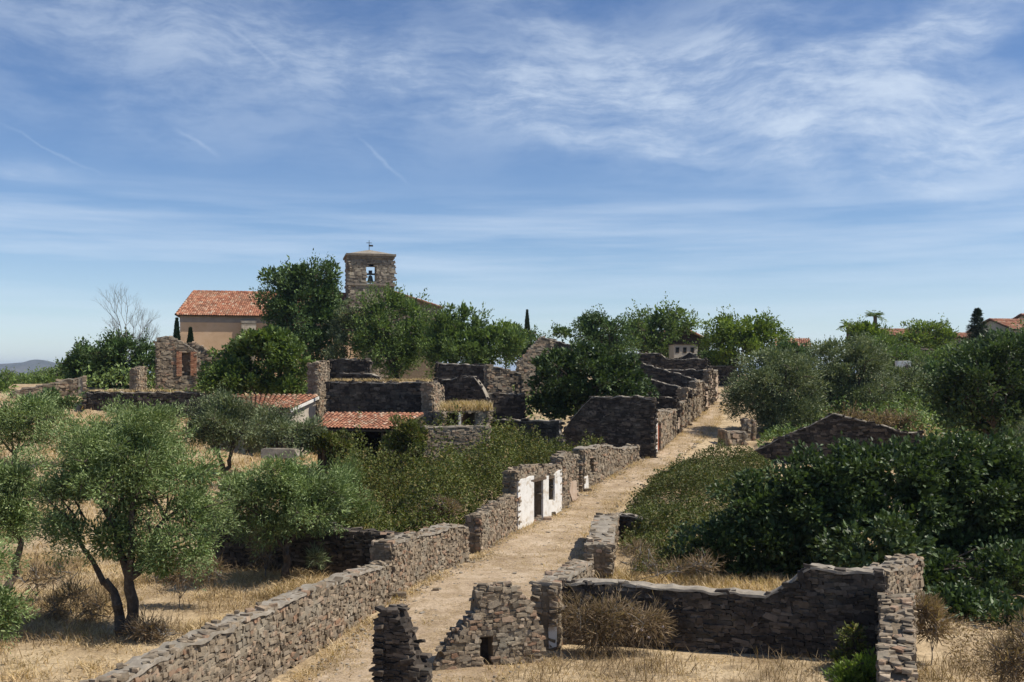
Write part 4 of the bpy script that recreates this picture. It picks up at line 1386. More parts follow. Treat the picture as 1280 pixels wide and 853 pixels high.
def tree(name, label, cat, px, Y, blobs, leaf, n_leaves, mat, group=None, trunk_r=0.16, fork=0.35, trunks=None, bark=None, clumps=60, clump_r=None,
         flat=0.75, droop=0.0, shell=0.5, depth=0.9, up=0.35, base_xy=None, crown_name='crown', twigs=True, bare=0.0, lean=(0, 0), spiky=0.0, spray_f=0.10, spray_l=1.5):
    """blobs: (px, py, rx, ry[, dY]) lobes of the crown in photo pixels at depth Y (+dY); leaf: (length, width) in metres"""
    bx, by = ((px - CX) / F * Y, Y) if base_xy is None else base_xy
    bz = gz(bx, by)
    root = thing(name, label, cat, (bx, by, bz), group)
    B = []
    for b in blobs:
        yy = Y + (b[4] if len(b) > 4 else 0)
        c = P(b[0], b[1], yy)
        rx, rz = b[2] / F * yy, b[3] / F * yy
        B.append((c, np.array([rx, min(rx, 1.3 * rz + rx * .3) * depth, rz])))
    wts = np.array([(b[1][0] * b[1][2]) for b in B]) ** 1.1
    wts /= wts.sum()
    cnt = np.maximum(3, np.round(clumps * wts)).astype(int)
    CC, RR, OUT, DEP = [], [], [], []
    for (c, r), k in zip(B, cnt):
        tries = 0
        got = 0
        while got < k and tries < k * 6:
            tries += 1
            d = unit(1)[0]
            rad = rng.uniform(0.05, 1) ** shell
            rad *= 0.86 + 0.28 * float(vnoise(d[0] * 2.5 + c[0], d[2] * 2.5 + d[1], 17))
            p = c + d * r * rad
            gp = gz(p[0], p[1]) + 0.15
            if p[2] < gp and tries < k * 4:
                continue
            p[2] = max(p[2], gp)
            CC.append(p)
            cr = clump_r or 0.30 * float(np.mean(r))
            RR.append(cr * rng.uniform(0.6, 1.3))
            OUT.append(d)
            DEP.append(rad)
            got += 1
    CC, RR, OUT = np.array(CC), np.array(RR), np.array(OUT)
    # trunk and limbs
    mb = MB()
    cen = np.average(np.array([b[0] for b in B]), axis=0, weights=wts)
    hgt = max(cen[2] - bz, 0.6)
    starts = []
    for (tx, ty, tf, rr) in (trunks or [(lean[0], lean[1], fork, 1.0)]):
        top = np.array([bx + tx, by + ty, bz + hgt * tf])
        foot = np.array([bx, by, bz - 0.15])
        u = np.linspace(0, 1, 6)[:, None]
        pts = foot + (top - foot) * u
        pts[1:-1, :2] += rng.normal(0, 0.09 * hgt * tf / 2, (4, 2))
        mb.tube(pts, trunk_r * rr * np.array([1.6, 1.1, 0.93, 0.97, 0.8, 0.74]) * rng.uniform(.9, 1.12, 6), 9)
        starts.append(top)
    reach = []
    npri = 5 if len(starts) == 1 else 7
    pri = CC[rng.choice(len(CC), min(npri, len(CC)), replace=False)]
    for _ in range(4):
        lab = np.argmin(np.linalg.norm(CC[:, None] - pri[None], axis=2), axis=1)
        pri = np.array([CC[lab == k].mean(0) if (lab == k).any() else pri[k] for k in range(len(pri))])
    for k in range(len(pri)):
        s0 = min(starts, key=lambda s: np.linalg.norm(s - pri[k]))
        e = s0 + (pri[k] - s0) * 0.62
        limb(mb, s0 - np.array([0, 0, 0.1]), e, trunk_r * rng.uniform(0.45, 0.62), trunk_r * 0.3, 0.05, 6, 5, 0.2)
        mem = np.where(lab == k)[0]
        for i in mem[:8]:
            reach.append(i)
            limb(mb, e, CC[i], trunk_r * 0.24, trunk_r * 0.06, 0.04, 4, 4, 0.2)
    if twigs:
        for i in reach:
            for _ in range(2):
                d = unit(1)[0] * RR[i]
                limb(mb, CC[i] - d * 0.2, CC[i] + d * 1.1, 0.016 * (Y / 40 + .5), 0.005 * (Y / 40 + .5), 0.0, 3, 3)
    mb.build('trunk', bark or M_bark, root)
    # leaves
    n_leaves = int(n_leaves * 0.6)
    leaf = (leaf[0] * 1.08, leaf[1] * 1.1)
    per = rng.multinomial(n_leaves, (RR ** 2) / (RR ** 2).sum())
    ci = np.repeat(np.arange(len(CC)), per)
    n = len(ci)
    d = unit(n)
    rad = rng.uniform(0, 1, n) ** 0.45
    off = d * (rad * RR[ci])[:, None]
    off[:, 2] *= flat
    if spiky:
        sp = rng.uniform(0, 1, n) < spiky
        off[sp] = off[sp] * np.array([0.35, 0.35, 2.4])
    spray = rng.uniform(0, 1, n) < spray_f
    off[spray] = OUT[ci][spray] * (RR[ci][spray] * rng.uniform(0.5, spray_l, spray.sum()))[:, None] + rng.normal(0, 0.16, (spray.sum(), 3)) * RR[ci][spray][:, None]
    pos = CC[ci] + off
    g = ground(pos[:, 0], pos[:, 1])
    pos[:, 2] = np.maximum(pos[:, 2], g + rng.uniform(0.02, 0.3, n))
    ax = d * 0.7 + OUT[ci] * 0.5 + unit(n) * 0.7
    ax[:, 2] += up - droop
    big = np.interp(np.array(DEP)[ci], [0.4, 0.75], [1.9, 1.0])
    big = np.where(spray, 0.85, big) * (0.86 if Y > 90 else 1.0)
    ln = leaf[0] * rng.uniform(0.65, 1.3, n) * big
    V, q = leaves(pos, ax, ln, leaf[1] * rng.uniform(0.7, 1.25, n) * big)
    mk(crown_name, V, [q], mat, root)
    return root


def thicket(name, label, region, y0, y1, h0, dens, leaf, mat, seed, hmin=0.3):
    """mound of scrambling stems and leaves; region(Y) gives its left and right limit"""
    n_try = int(dens * 40 * (y1 - y0))
    y = rng.uniform(y0, y1, n_try)
    xl, xr = region(y)
    w = np.maximum(xr - xl, 0)
    keep = rng.uniform(0, 40, n_try) < w
    y, xl, xr = y[keep], xl[keep], xr[keep]
    x = rng.uniform(xl, xr)
    edge = np.minimum(np.minimum(x - xl, xr - x), np.minimum(y - y0, y1 - y)) + (fbm(x * 0.8, y * 0.8, seed + 9) - 0.55) * 2.0
    k2 = edge > -0.15
    x, y, edge = x[k2], y[k2], edge[k2]
    big = np.clip((fbm(x * 0.32, y * 0.32, seed) - 0.28) * 2.3, 0.15, 1.25)
    hh = hmin + h0 * big * sstep(-0.2, 1.5, edge)
    lump = fbm(x * 1.5, y * 1.5, seed + 4)
    hh *= 0.45 + 1.05 * lump
    shoot = rng.uniform(0, 1, len(x)) < 0.015
    hh = hh + shoot * rng.uniform(0, 0.45, len(x))
    u = rng.uniform(0, 1, len(x))
    z = ground(x, y) + hh * (1 - 0.75 * u ** 1.8)
    pos = np.stack([x, y, z], 1) + rng.normal(0, 0.06, (len(x), 3))
    ax = unit(len(x))
    ax[:, 2] = np.abs(ax[:, 2]) * 0.8 + 0.1
    V, q = leaves(pos, ax, leaf[0] * rng.uniform(.6, 1.35, len(x)), leaf[1] * rng.uniform(.7, 1.2, len(x)))
    o = mk(name, V, [q], mat, kind='stuff')
    tag(o, label, 'thicket')


# --- olive grove on the left
G_OL = 'olive trees in the dry field on the left'
tree('olive_tree', 'largest olive tree with forked dark trunk in the dry grass at lower left', 'tree', 160, 29.0,
     [(150, 605, 80, 58), (88, 628, 46, 46), (222, 640, 62, 52), (150, 555, 66, 44), (240, 590, 40, 40), (175, 560, 66, 42, 1.0), (105, 572, 46, 44), (232, 678, 50, 30, -.3), (165, 525, 50, 20), (205, 700, 34, 20), (80, 668, 34, 26), (135, 672, 44, 22), (185, 680, 40, 22)],
     (0.105, 0.03), 80000, L_olive, G_OL, trunk_r=0.19, trunks=[(-0.7, 0.1, 0.36, 0.8), (0.05, -0.1, 0.40, 0.9)], clumps=190, clump_r=0.44, shell=0.42, up=0.25)
tree('olive_tree', 'olive with slim leaning trunk at the left edge beside the largest one', 'tree', 8, 34.5,
     [(15, 620, 48, 48), (-30, 610, 60, 60), (30, 590, 32, 30), (10, 650, 50, 32)], (0.11, 0.032), 32000, L_olive, G_OL, trunk_r=0.13, trunks=[(0.5, 0, 0.5, 1.0)], clumps=80, clump_r=0.45, up=0.25)
tree('olive_tree', 'low olive branches reaching in at the bottom left corner', 'tree', -70, 25.5,
     [(-20, 765, 52, 38), (-60, 700, 70, 60), (8, 755, 24, 28)], (0.105, 0.03), 22000, L_olive, G_OL, trunk_r=0.15, clumps=70, clump_r=0.4, up=0.25)
tree('olive_tree', 'spreading olive with single short trunk in front of the dark field wall', 'tree', 357, 36.0,
     [(350, 622, 72, 40), (300, 625, 42, 38), (405, 628, 45, 36), (345, 595, 50, 30), (385, 602, 48, 30), (345, 655, 60, 28)], (0.115, 0.034), 48000, L_olive, G_OL,
     trunk_r=0.15, fork=0.42, clumps=130, clump_r=0.45, up=0.3)
tree('olive_tree', 'rounded olive with short trunk in front of the upper shed', 'tree', 283, 60.0,
     [(275, 530, 45, 32), (245, 535, 28, 26), (310, 535, 32, 28), (280, 510, 34, 20)], (0.15, 0.05), 24000, L_olive2, G_OL, trunk_r=0.17, trunks=[(-.5, 0, .45, .8), (.3, 0, .5, .8)], clumps=80, clump_r=0.55)
tree('olive_tree', 'small olive between the rounded one and the lower shed', 'tree', 362, 57.0,
     [(362, 538, 36, 24), (335, 528, 24, 18), (385, 540, 24, 20)], (0.15, 0.05), 13000, L_olive2, G_OL, trunk_r=0.12, clumps=50, clump_r=0.5)
tree('olive_tree', 'distant olive at the left edge below the brown stone wall', 'tree', 18, 61.0,
     [(30, 525, 48, 32), (-10, 535, 50, 34), (70, 535, 34, 28), (40, 505, 34, 18)], (0.15, 0.05), 24000, L_olive, G_OL, trunk_r=0.16, clumps=80, clump_r=0.6)
tree('olive_tree', 'pale olive crown behind the largest one, below the terrace wall', 'tree', 155, 56.0,
     [(140, 548, 50, 30), (185, 550, 48, 32), (100, 560, 32, 26), (160, 528, 34, 18)], (0.15, 0.05), 24000, L_olive, G_OL, trunk_r=0.16, clumps=80, clump_r=0.6)
tree('bush', 'dark bush against the brown stone wall at far left', 'bush', 62, 74.0, [(62, 500, 30, 16), (85, 505, 20, 14), (40, 503, 20, 12)], (0.16, 0.07), 6000, L_dark, trunk_r=0.06, clumps=40, clump_r=0.4)

# --- trees round the church
tree('broadleaf_tree', 'tall dark tree hiding the right end of the church nave', 'tree', 378, 103,
     [(375, 385, 48, 40), (355, 365, 30, 32), (398, 358, 28, 28), (372, 348, 26, 22), (345, 405, 26, 28), (405, 395, 28, 34), (380, 425, 44, 32), (350, 385, 28, 30), (415, 425, 24, 28), (340, 350, 14, 14), (413, 345, 14, 14), (370, 440, 50, 22), (400, 370, 30, 36), (385, 340, 14, 13)],
     (0.30, 0.17), 36000, L_dark, trunk_r=0.3, clumps=170, clump_r=0.85, spiky=0.1)
tree('broadleaf_tree', 'mid green tree in front of the bell tower foot', 'tree', 495, 100,
     [(490, 420, 48, 46), (470, 400, 28, 32), (515, 400, 32, 32), (480, 380, 26, 20), (455, 430, 22, 30), (525, 430, 32, 36), (495, 445, 46, 28), (505, 375, 14, 12)],
     (0.30, 0.13), 28000, L_mid, trunk_r=0.25, clumps=160, clump_r=0.85, spiky=0.25)
tree('shrub_tree', 'small grey green tree between the dark tree and the tower', 'tree', 428, 101, [(425, 435, 24, 26), (438, 412, 20, 26), (425, 455, 24, 16), (448, 398, 18, 18), (432, 392, 12, 16)], (0.26, 0.12), 12000, L_olive2, trunk_r=0.12, clumps=45, clump_r=0.7)
tree('poplar_shoots', 'upright feathery shoots of a green tree right of the tower', 'tree', 580, 96,
     [(565, 425, 24, 40), (590, 425, 26, 38), (612, 432, 22, 30), (578, 400, 10, 24), (590, 392, 6, 18), (600, 405, 8, 20), (560, 395, 9, 22), (552, 440, 22, 28), (620, 415, 8, 14), (640, 428, 18, 20), (580, 440, 46, 22), (545, 425, 16, 34), (610, 445, 34, 16)],
     (0.32, 0.13), 26000, L_mid, trunk_r=0.12, clumps=190, clump_r=0.6, up=0.8, spiky=0.35)
tree('fig_bush', 'broad light green fig bush above the upper shed roof', 'bush', 325, 76,
     [(325, 445, 52, 26), (285, 455, 34, 24), (365, 455, 36, 26), (330, 425, 34, 14), (350, 430, 30, 14), (300, 475, 46, 18), (360, 478, 42, 16), (275, 478, 26, 16), (330, 485, 60, 10)],
     (0.26, 0.19), 20000, L_figlight, spray_f=0.04, spray_l=1.2, trunk_r=0.14, clumps=130, clump_r=0.6, shell=0.35)
tree('bush', 'dark bush growing over the right end of the lower shed roof', 'bush', 505, 57.2, [(507, 540, 24, 18), (495, 552, 26, 14), (520, 548, 20, 16)], (0.15, 0.09), 7000, L_bramble, trunk_r=0.06, clumps=50, clump_r=0.4)
tree('bush', 'dark shrub under the eave of the lower shed', 'bush', 408, 57.0, [(405, 552, 22, 14), (425, 556, 20, 14)], (0.15, 0.09), 4000, L_bramble, trunk_r=0.05, clumps=30, clump_r=0.4)
tree('bush', 'bright yellow green bush beside the lone cypress', 'bush', 632, 112, [(628, 413, 22, 10), (645, 420, 20, 12)], (0.3, 0.18), 4000, L_bright, trunk_r=0.1, clumps=35, clump_r=0.7)
tree('bush', 'dark bush below the lone cypress', 'bush', 655, 105, [(655, 432, 22, 18), (640, 440, 22, 14), (668, 425, 12, 14)], (0.26, 0.15), 5000, L_dark, trunk_r=0.1, clumps=40, clump_r=0.7)


def cypress(label, px, py0, py1, wpx, Y, group=None):
    bx = (px - CX) / F * Y
    bz = gz(bx, Y)
    root = thing('cypress', label, 'tree', (bx, Y, bz), group)
    z1 = H - (py0 - HY) / F * Y
    w = wpx / F * Y / 2
    MB().tube([(bx, Y, bz - .1), (bx, Y, bz + (z1 - bz) * .6)], [0.12, 0.05], 6).build('trunk', M_bark, root)
    n = 6000
    u = rng.uniform(0, 1, n) ** 0.9
    prof = np.interp(u, [0, .06, .3, .7, 1], [.55, .85, 1, .62, .04]) * w
    a = rng.uniform(0, 2 * math.pi, n)
    rr = prof * rng.uniform(0.5, 1.08, n) ** .5
    pos = np.stack([bx + np.cos(a) * rr, Y + np.sin(a) * rr, bz + 0.4 + u * (z1 - bz - .4)], 1)
    ax = np.stack([np.cos(a) * .4, np.sin(a) * .4, np.full(n, 1.0)], 1) + unit(n) * 0.3
    V, q = leaves(pos, ax, 0.28 * rng.uniform(.7, 1.2, n), 0.10)
    mk('crown', V, [q], L_cypress, root)


cypress('lone slender dark cypress on the skyline left of the street', 659, 389, 415, 9, 135)
cypress('small cypress at the left corner of the church nave', 221, 400, 440, 10, 100)
cypress('small cypress against the church nave wall', 238, 412, 445, 11, 100)

# --- thicket and dead tree left of the brick post ruin
tree('bush', 'dark leafy thicket below the bare dead tree', 'bush', 155, 86, [(155, 440, 34, 22), (130, 455, 30, 22), (180, 450, 22, 26), (160, 470, 36, 18)], (0.24, 0.13), 13000, L_dark, trunk_r=0.1, clumps=90, clump_r=0.6, spiky=0.1)
tree('bush', 'dark green bush at the left end of the thicket', 'bush', 103, 88, [(102, 450, 22, 18), (90, 460, 14, 14), (112, 468, 24, 16)], (0.24, 0.13), 7000, L_dark, trunk_r=0.1, clumps=50, clump_r=0.6, spiky=0.1)


def dead_tree(label, px, Y, py_top, spread):
    bx = (px - CX) / F * Y
    bz = gz(bx, Y)
    root = thing('dead_tree', label, 'tree', (bx, Y, bz))
    zt_ = H - (py_top - HY) / F * Y
    mb = MB()

    def rec(p, d, L, r, k):
        e = p + d * L
        mid = (p + e) / 2 + rng.normal(0, 0.05 * L, 3)
        mb.tube([p, mid, e], [r, r * .85, r * .7], 5 if k < 3 else 3, cap=False)
        if k >= 7:
            return
        for _ in range(3 if k in (0, 2, 3, 4) else 2):
            nd = d + rng.normal(0, 0.42, 3) * np.array([spread, spread, .6])
            nd[2] = max(nd[2], 0.15) + 0.2
            nd /= np.linalg.norm(nd)
            rec(e, nd, L * rng.uniform(.62, .88), r * rng.uniform(.5, .66), k + 1)
    rec(np.array([bx, Y, bz]), np.array([0.02, 0, 1.0]), (zt_ - bz) * 0.26, 0.13, 0)
    mb.build('trunk', M_palebark, root)


dead_tree('bare dead tree with fine grey branches above the dark thicket', 156, 86, 366, 0.8)
dead_tree('smaller bare sapling right of the dead tree', 177, 87, 402, 0.6)

# --- far left trees below the mountain
for px, py, rx, ry, Y, lb in ((8, 476, 24, 14, 112, 'low green tree at the left edge below the mountain'), (52, 471, 18, 8, 135, 'green tree at the foot of the distant mountain'),
                              (80, 468, 18, 12, 118, 'green tree between the mountain and the thicket'), (34, 482, 26, 9, 100, 'low olive behind the brown wall at far left'),
                              (-14, 490, 28, 16, 84, 'shrubby tree cut by the left edge above the distant olive'), (62, 484, 24, 8, 96, 'low dull tree behind the middle of the brown wall')):
    tree('field_tree', lb, 'tree', px, Y, [(px, py, rx, ry), (px + rx * .5, py + ry * .4, rx * .7, ry * .8), (px - rx * .5, py + ry * .4, rx * .7, ry * .8)], (0.3, 0.14), 3500, L_mid,
         'trees below the mountain', trunk_r=0.15, clumps=30, clump_r=0.8)

# --- trees along the street and skyline on the right
tree('fig_tree', 'big domed dark fig tree in the middle, left of the street', 'tree', 735, 72.5,
     [(735, 470, 66, 36), (700, 480, 44, 36), (775, 480, 40, 32), (735, 448, 44, 18), (760, 455, 36, 20), (705, 455, 34, 20), (740, 505, 56, 20), (690, 505, 34, 18), (785, 495, 30, 18)],
     (0.24, 0.18), 26000, L_fig, spray_f=0.04, spray_l=1.2, trunk_r=0.22, clumps=210, clump_r=0.55, shell=0.32)
tree('broadleaf_tree', 'dark rounded tree on the skyline behind the fig tree', 'tree', 755, 108, [(750, 415, 36, 22), (770, 425, 30, 26), (735, 405, 20, 14), (745, 440, 46, 16), (705, 420, 22, 9)],
     (0.28, 0.17), 12000, L_dark, trunk_r=0.25, clumps=90, clump_r=0.8)
tree('broadleaf_tree', 'tall airy green tree on the skyline left of the dark gabled house', 'tree', 818, 122, [(815, 408, 38, 24), (835, 395, 30, 14), (800, 420, 34, 26), (860, 400, 16, 14), (825, 435, 42, 22), (845, 412, 24, 18)],
     (0.30, 0.17), 15000, L_mid, trunk_r=0.28, clumps=110, clump_r=0.9, spiky=0.1)
tree('broadleaf_tree', 'bushy bright green tree at the top of the street', 'tree', 925, 108, [(925, 420, 42, 24), (905, 415, 26, 22), (950, 415, 28, 18), (920, 440, 48, 18), (965, 425, 16, 18), (940, 402, 16, 9), (900, 402, 12, 10)],
     (0.28, 0.17), 15000, L_bright, trunk_r=0.25, clumps=110, clump_r=0.8, spiky=0.1)
tree('olive_tree', 'big round grey green olive at the right edge of the upper street', 'tree', 968, 76,
     [(965, 480, 58, 42), (945, 500, 42, 36), (995, 490, 40, 42), (965, 455, 44, 22), (970, 520, 48, 24), (1005, 515, 30, 28)], (0.20, 0.072), 46000, L_olive2, spray_f=0.04, spray_l=1.2, trunk_r=0.24, clumps=160, clump_r=0.75, shell=0.35)
tree('olive_tree', 'second big round olive right of the one by the street', 'tree', 1060, 80,
     [(1060, 470, 50, 42), (1040, 450, 34, 28), (1085, 480, 34, 40), (1065, 510, 46, 24), (1035, 490, 30, 38), (1075, 448, 28, 22)], (0.20, 0.072), 42000, L_olive2, spray_f=0.04, spray_l=1.2, trunk_r=0.24, clumps=150, clump_r=0.75, shell=0.35)
tree('olive_tree', 'smaller dull olive between the second round olive and the dark tree', 'tree', 1135, 84, [(1135, 480, 30, 36), (1120, 470, 24, 26), (1150, 495, 26, 28), (1130, 512, 34, 18)], (0.2, 0.075), 18000, L_olive2, spray_f=0.04, spray_l=1.2, trunk_r=0.18, clumps=80, clump_r=0.7)
tree('broadleaf_tree', 'broad dark tree at the right edge with shaded trunk', 'tree', 1252, 56,
     [(1235, 480, 60, 50), (1275, 460, 50, 45), (1200, 500, 38, 38), (1250, 440, 36, 24), (1300, 500, 50, 60), (1225, 520, 50, 26), (1190, 480, 28, 22)],
     (0.20, 0.12), 36000, L_fig, spray_f=0.04, spray_l=1.2, trunk_r=0.28, clumps=190, clump_r=0.65, shell=0.38, fork=0.3)
tree('broadleaf_tree', 'yellow green tree below the palm on the right skyline', 'tree', 1085, 118, [(1082, 418, 28, 18), (1070, 425, 22, 16), (1100, 428, 22, 18), (1085, 440, 32, 12)], (0.3, 0.17), 9000, L_bright, trunk_r=0.2, clumps=70, clump_r=0.8)
tree('broadleaf_tree', 'rounded bright green tree on the skyline left of the conifer', 'tree', 1158, 122, [(1158, 420, 32, 20), (1140, 425, 22, 18), (1180, 425, 18, 18), (1158, 405, 18, 8), (1160, 438, 32, 10)], (0.3, 0.17), 10000, L_bright, trunk_r=0.2, clumps=80, clump_r=0.8)
tree('shrub', 'dull shrubs under the terrace wall on the right', 'bush', 1120, 100, [(1118, 450, 26, 14), (1150, 455, 20, 12), (1098, 445, 18, 14)], (0.26, 0.13), 6000, L_mid, trunk_r=0.08, clumps=50, clump_r=0.7)
tree('shrub', 'dark shrubs beside the green tank on the right', 'bush', 1185, 94, [(1180, 475, 30, 16), (1165, 462, 18, 10), (1205, 465, 20, 18)], (0.24, 0.13), 6000, L_dark, trunk_r=0.08, clumps=50, clump_r=0.7)
tree('shrub', 'green shrubs screening the foot of the conifer', 'bush', 1222, 120, [(1215, 440, 26, 12), (1240, 432, 22, 14), (1255, 428, 22, 12)], (0.3, 0.16), 6000, L_mid, trunk_r=0.08, clumps=50, clump_r=0.8)
tree('shrub', 'brown green scrub at the foot of the olives on the right', 'bush', 1110, 72, [(1100, 528, 40, 14), (1060, 528, 30, 12), (1140, 532, 24, 12)], (0.18, 0.05), 7000, L_brown, trunk_r=0.04, clumps=60, clump_r=0.5, spiky=0.3)
tree('shrub', 'grey green shrub at the right edge under the broad dark tree', 'bush', 1280, 46, [(1282, 560, 26, 22), (1300, 545, 26, 26)], (0.13, 0.035), 7000, L_olive2, trunk_r=0.06, clumps=40, clump_r=0.4)

for lb, px, Y, bl, mt, n in (
        ('dark tree between the bushy tree and the street olive', 985, 104, [(988, 442, 22, 16), (972, 448, 20, 16)], L_dark, 6000),
        ('dull green tree filling the gap below the palm', 1108, 106, [(1105, 440, 26, 18), (1088, 448, 22, 14), (1128, 446, 20, 14)], L_mid, 8000),
        ('dark tree behind the broad one at the right edge', 1262, 96, [(1255, 440, 34, 20), (1285, 430, 30, 24), (1230, 448, 24, 16)], L_dark, 9000),
        ('mid green tree left of the conifer foot', 1196, 108, [(1192, 446, 22, 14), (1175, 452, 20, 12)], L_mid, 6000),
        ('low tree screening the top of the street', 912, 112, [(905, 450, 24, 8), (888, 448, 12, 8)], L_dark, 4000)):
    tree('skyline_tree', lb, 'tree', px, Y, bl, (0.3, 0.17), n, mt, 'trees on the right skyline', trunk_r=0.18, clumps=60, clump_r=0.8)
thicket('scrub', 'low dull scrub on the slope between the right hand olives', lambda y: (np.interp(y, [66, 90], [15.5, 22.0]), 0.5 * y), 66, 96, 1.3, 40, (0.3, 0.15), L_mid, 71)
thicket('scrub', 'low dull scrub around the trees below the church', lambda y: (np.interp(y, [78, 100], [-34.0, -40.0]), np.interp(y, [78, 100], [6.0, 12.0])), 80, 100, 1.4, 18, (0.34, 0.18), L_mid, 73)
# conifer
px, Y = 1222, 112
bx = (px - CX) / F * Y
bz = gz(bx, Y)
root = thing('conifer', 'dark layered conifer against the sky near the right edge', 'tree', (bx, Y, bz))
zt_ = H - (387 - HY) / F * Y
mb = MB()
mb.tube([(bx, Y, bz - .2), (bx, Y, zt_)], [0.22, 0.03], 7)
pos, axs = [], []
for k in range(260):
    u = rng.uniform(0.25, 1) ** 0.9
    z = bz + u * (zt_ - bz)
    L_ = (1 - u) * 3.3 + 0.12
    a = rng.uniform(0, 2 * math.pi)
    d = np.array([math.cos(a), math.sin(a), -0.12 + 0.35 * u])
    L_ *= rng.uniform(.6, 1.15)
    limb(mb, (bx, Y, z), np.array([bx, Y, z]) + d * L_, 0.035, 0.01, 0.0, 3, 3)
    m = 45
    t_ = rng.uniform(.15, 1, m)
    pos.append(np.array([bx, Y, z]) + d * L_ * t_[:, None] + rng.normal(0, .07, (m, 3)))
    axs.append(d + unit(m) * .8)
mb.build('trunk', M_bark, root)
V, q = leaves(np.concatenate(pos), np.concatenate(axs), 0.2, 0.06)
mk('crown', V, [q], L_cypress, root)


def palm(label, px, Y, py_crown, size, group):
    bx = (px - CX) / F * Y
    bz = gz(bx, Y)
    root = thing('palm_tree', label, 'palm', (bx, Y, bz), group)
    zc_ = H - (py_crown - HY) / F * Y
    MB().tube([(bx, Y, bz - .2), (bx + .05, Y, (bz + zc_) / 2), (bx, Y, zc_)], [0.26, 0.2, 0.22], 9).build('trunk', M_palmtrunk, root)
    for k in range(26):
        a = k * 2.399
        el = rng.uniform(-0.3, 1.25)
        L_ = size * rng.uniform(.8, 1.1)
        u = np.linspace(0, 1, 7)
        r = u * L_ * math.cos(el)
        z = zc_ + u * L_ * math.sin(el) - 0.35 * L_ * u ** 2
        mid = np.stack([bx + r * math.cos(a), Y + r * math.sin(a), z], 1)
        n = 26
        uu = rng.uniform(.12, 1, n)
        c = np.stack([np.interp(uu, u, mid[:, i]) for i in range(3)], 1)
        sd = np.where(rng.uniform(size=n) > .5, 1, -1)[:, None] * np.array([-math.sin(a), math.cos(a), 0]) + np.array([math.cos(a) * .8, math.sin(a) * .8, -.15])
        V, q = leaves(c, sd + unit(n) * .1, 0.45 * size * (1.1 - uu * .6), 0.06)
        m = MB().add(V, [q])
        m.tube(mid, np.linspace(.03, .008, 7), 3)
        m.build('frond', L_mid, root)


palm('palm tree rising above the yellow green tree on the skyline', 1094, 124, 395, 1.35, 'palms on the right skyline')
palm('lower palm left of the yellow green tree', 1060, 128, 407, 1.3, 'palms on the right skyline')

# --- foreground fig and brambles on the right
tree('fig_tree', 'huge glossy dark fig tree filling the lower right behind the enclosure', 'tree', 1090, 37.5,
     [(1010, 640, 80, 60), (1110, 620, 110, 60), (1220, 620, 90, 72), (960, 680, 58, 48), (1080, 680, 110, 62), (1210, 700, 90, 72), (1050, 600, 70, 38), (1170, 588, 80, 34), (1280, 650, 70, 90), (930, 650, 36, 32), (1260, 740, 70, 52, -3), (1190, 745, 50, 44, -2.5), (900, 690, 34, 30), (1000, 700, 70, 40), (1120, 720, 70, 40, -2), (1240, 770, 70, 34, -6), (1300, 700, 60, 70), (1190, 775, 44, 26, -6), (1275, 790, 50, 24, -8), (940, 625, 46, 26), (1000, 600, 60, 30), (1110, 580, 70, 24), (1210, 575, 70, 24), (1270, 590, 50, 40), (890, 668, 24, 26), (860, 690, 26, 18), (1100, 690, 60, 40, -4), (960, 715, 60, 20, 0)],
     (0.19, 0.13), 105000, L_fig, spray_f=0.04, spray_l=1.2, trunk_r=0.25, clumps=800, clump_r=0.5, shell=0.3, depth=0.7, up=0.15)
tree('shrub', 'fresh light green shrub against the foot of the enclosure wall', 'bush', 1078, 23.6, [(1085, 838, 32, 22), (1060, 850, 26, 18), (1105, 850, 20, 22)], (0.09, 0.035), 6500, L_fresh, trunk_r=0.03, clumps=70, clump_r=0.2, up=0.6)
tree('shrub', 'sparse dark green sprig climbing the enclosure wall', 'bush', 1062, 25.6, [(1062, 805, 14, 24), (1070, 790, 9, 16), (1050, 825, 14, 14)], (0.08, 0.035), 1100, L_bramble, trunk_r=0.02, clumps=24, clump_r=0.2)
tree('dry_shrub', 'mat of dry brown brush hanging over the left half of the enclosure wall', 'bush', 770, 27.2,
     [(760, 774, 54, 20), (722, 770, 22, 22), (806, 780, 32, 16), (745, 792, 40, 14)], (0.17, 0.013), 11000, L_brown, trunk_r=0.02, clumps=130, clump_r=0.32, depth=0.35, up=0.1, spiky=0.2, bark=M_palebark)
tree('dry_shrub', 'dry twiggy brush at the foot of the wall corner on the right', 'bush', 1165, 26.0, [(1165, 775, 22, 28), (1155, 760, 12, 18)], (0.15, 0.016), 2600, L_brown, trunk_r=0.015, clumps=30, clump_r=0.25, bark=M_palebark)
tree('dry_shrub', 'brown dead brush at the bottom right corner', 'bush', 1265, 22.5, [(1265, 825, 30, 24), (1290, 810, 30, 34)], (0.15, 0.016), 4200, L_brown, trunk_r=0.015, clumps=40, clump_r=0.3, bark=M_palebark)
tree('dry_shrub', 'bare pale twigs inside the enclosure by the thick wall end', 'bush', 790, 35.5, [(795, 695, 22, 18), (880, 705, 22, 14), (840, 712, 30, 10)], (0.2, 0.012), 2600, L_brown, trunk_r=0.02, clumps=40, clump_r=0.35, bark=M_palebark)
tree('dry_shrub', 'reddish dry bush at the front of the left bramble thicket', 'bush', 557, 44.0, [(555, 635, 24, 16), (540, 642, 18, 12)], (0.13, 0.02), 4500, L_brown, trunk_r=0.02, clumps=40, clump_r=0.35, bark=M_palebark)
tree('dry_shrub', 'leafless twiggy shrub by the olive in front of the field wall', 'bush', 332, 36.5, [(332, 688, 16, 18), (325, 675, 10, 14)], (0.16, 0.012), 1800, L_brown, trunk_r=0.02, clumps=26, clump_r=0.3, bark=M_palebark, spiky=0.4)
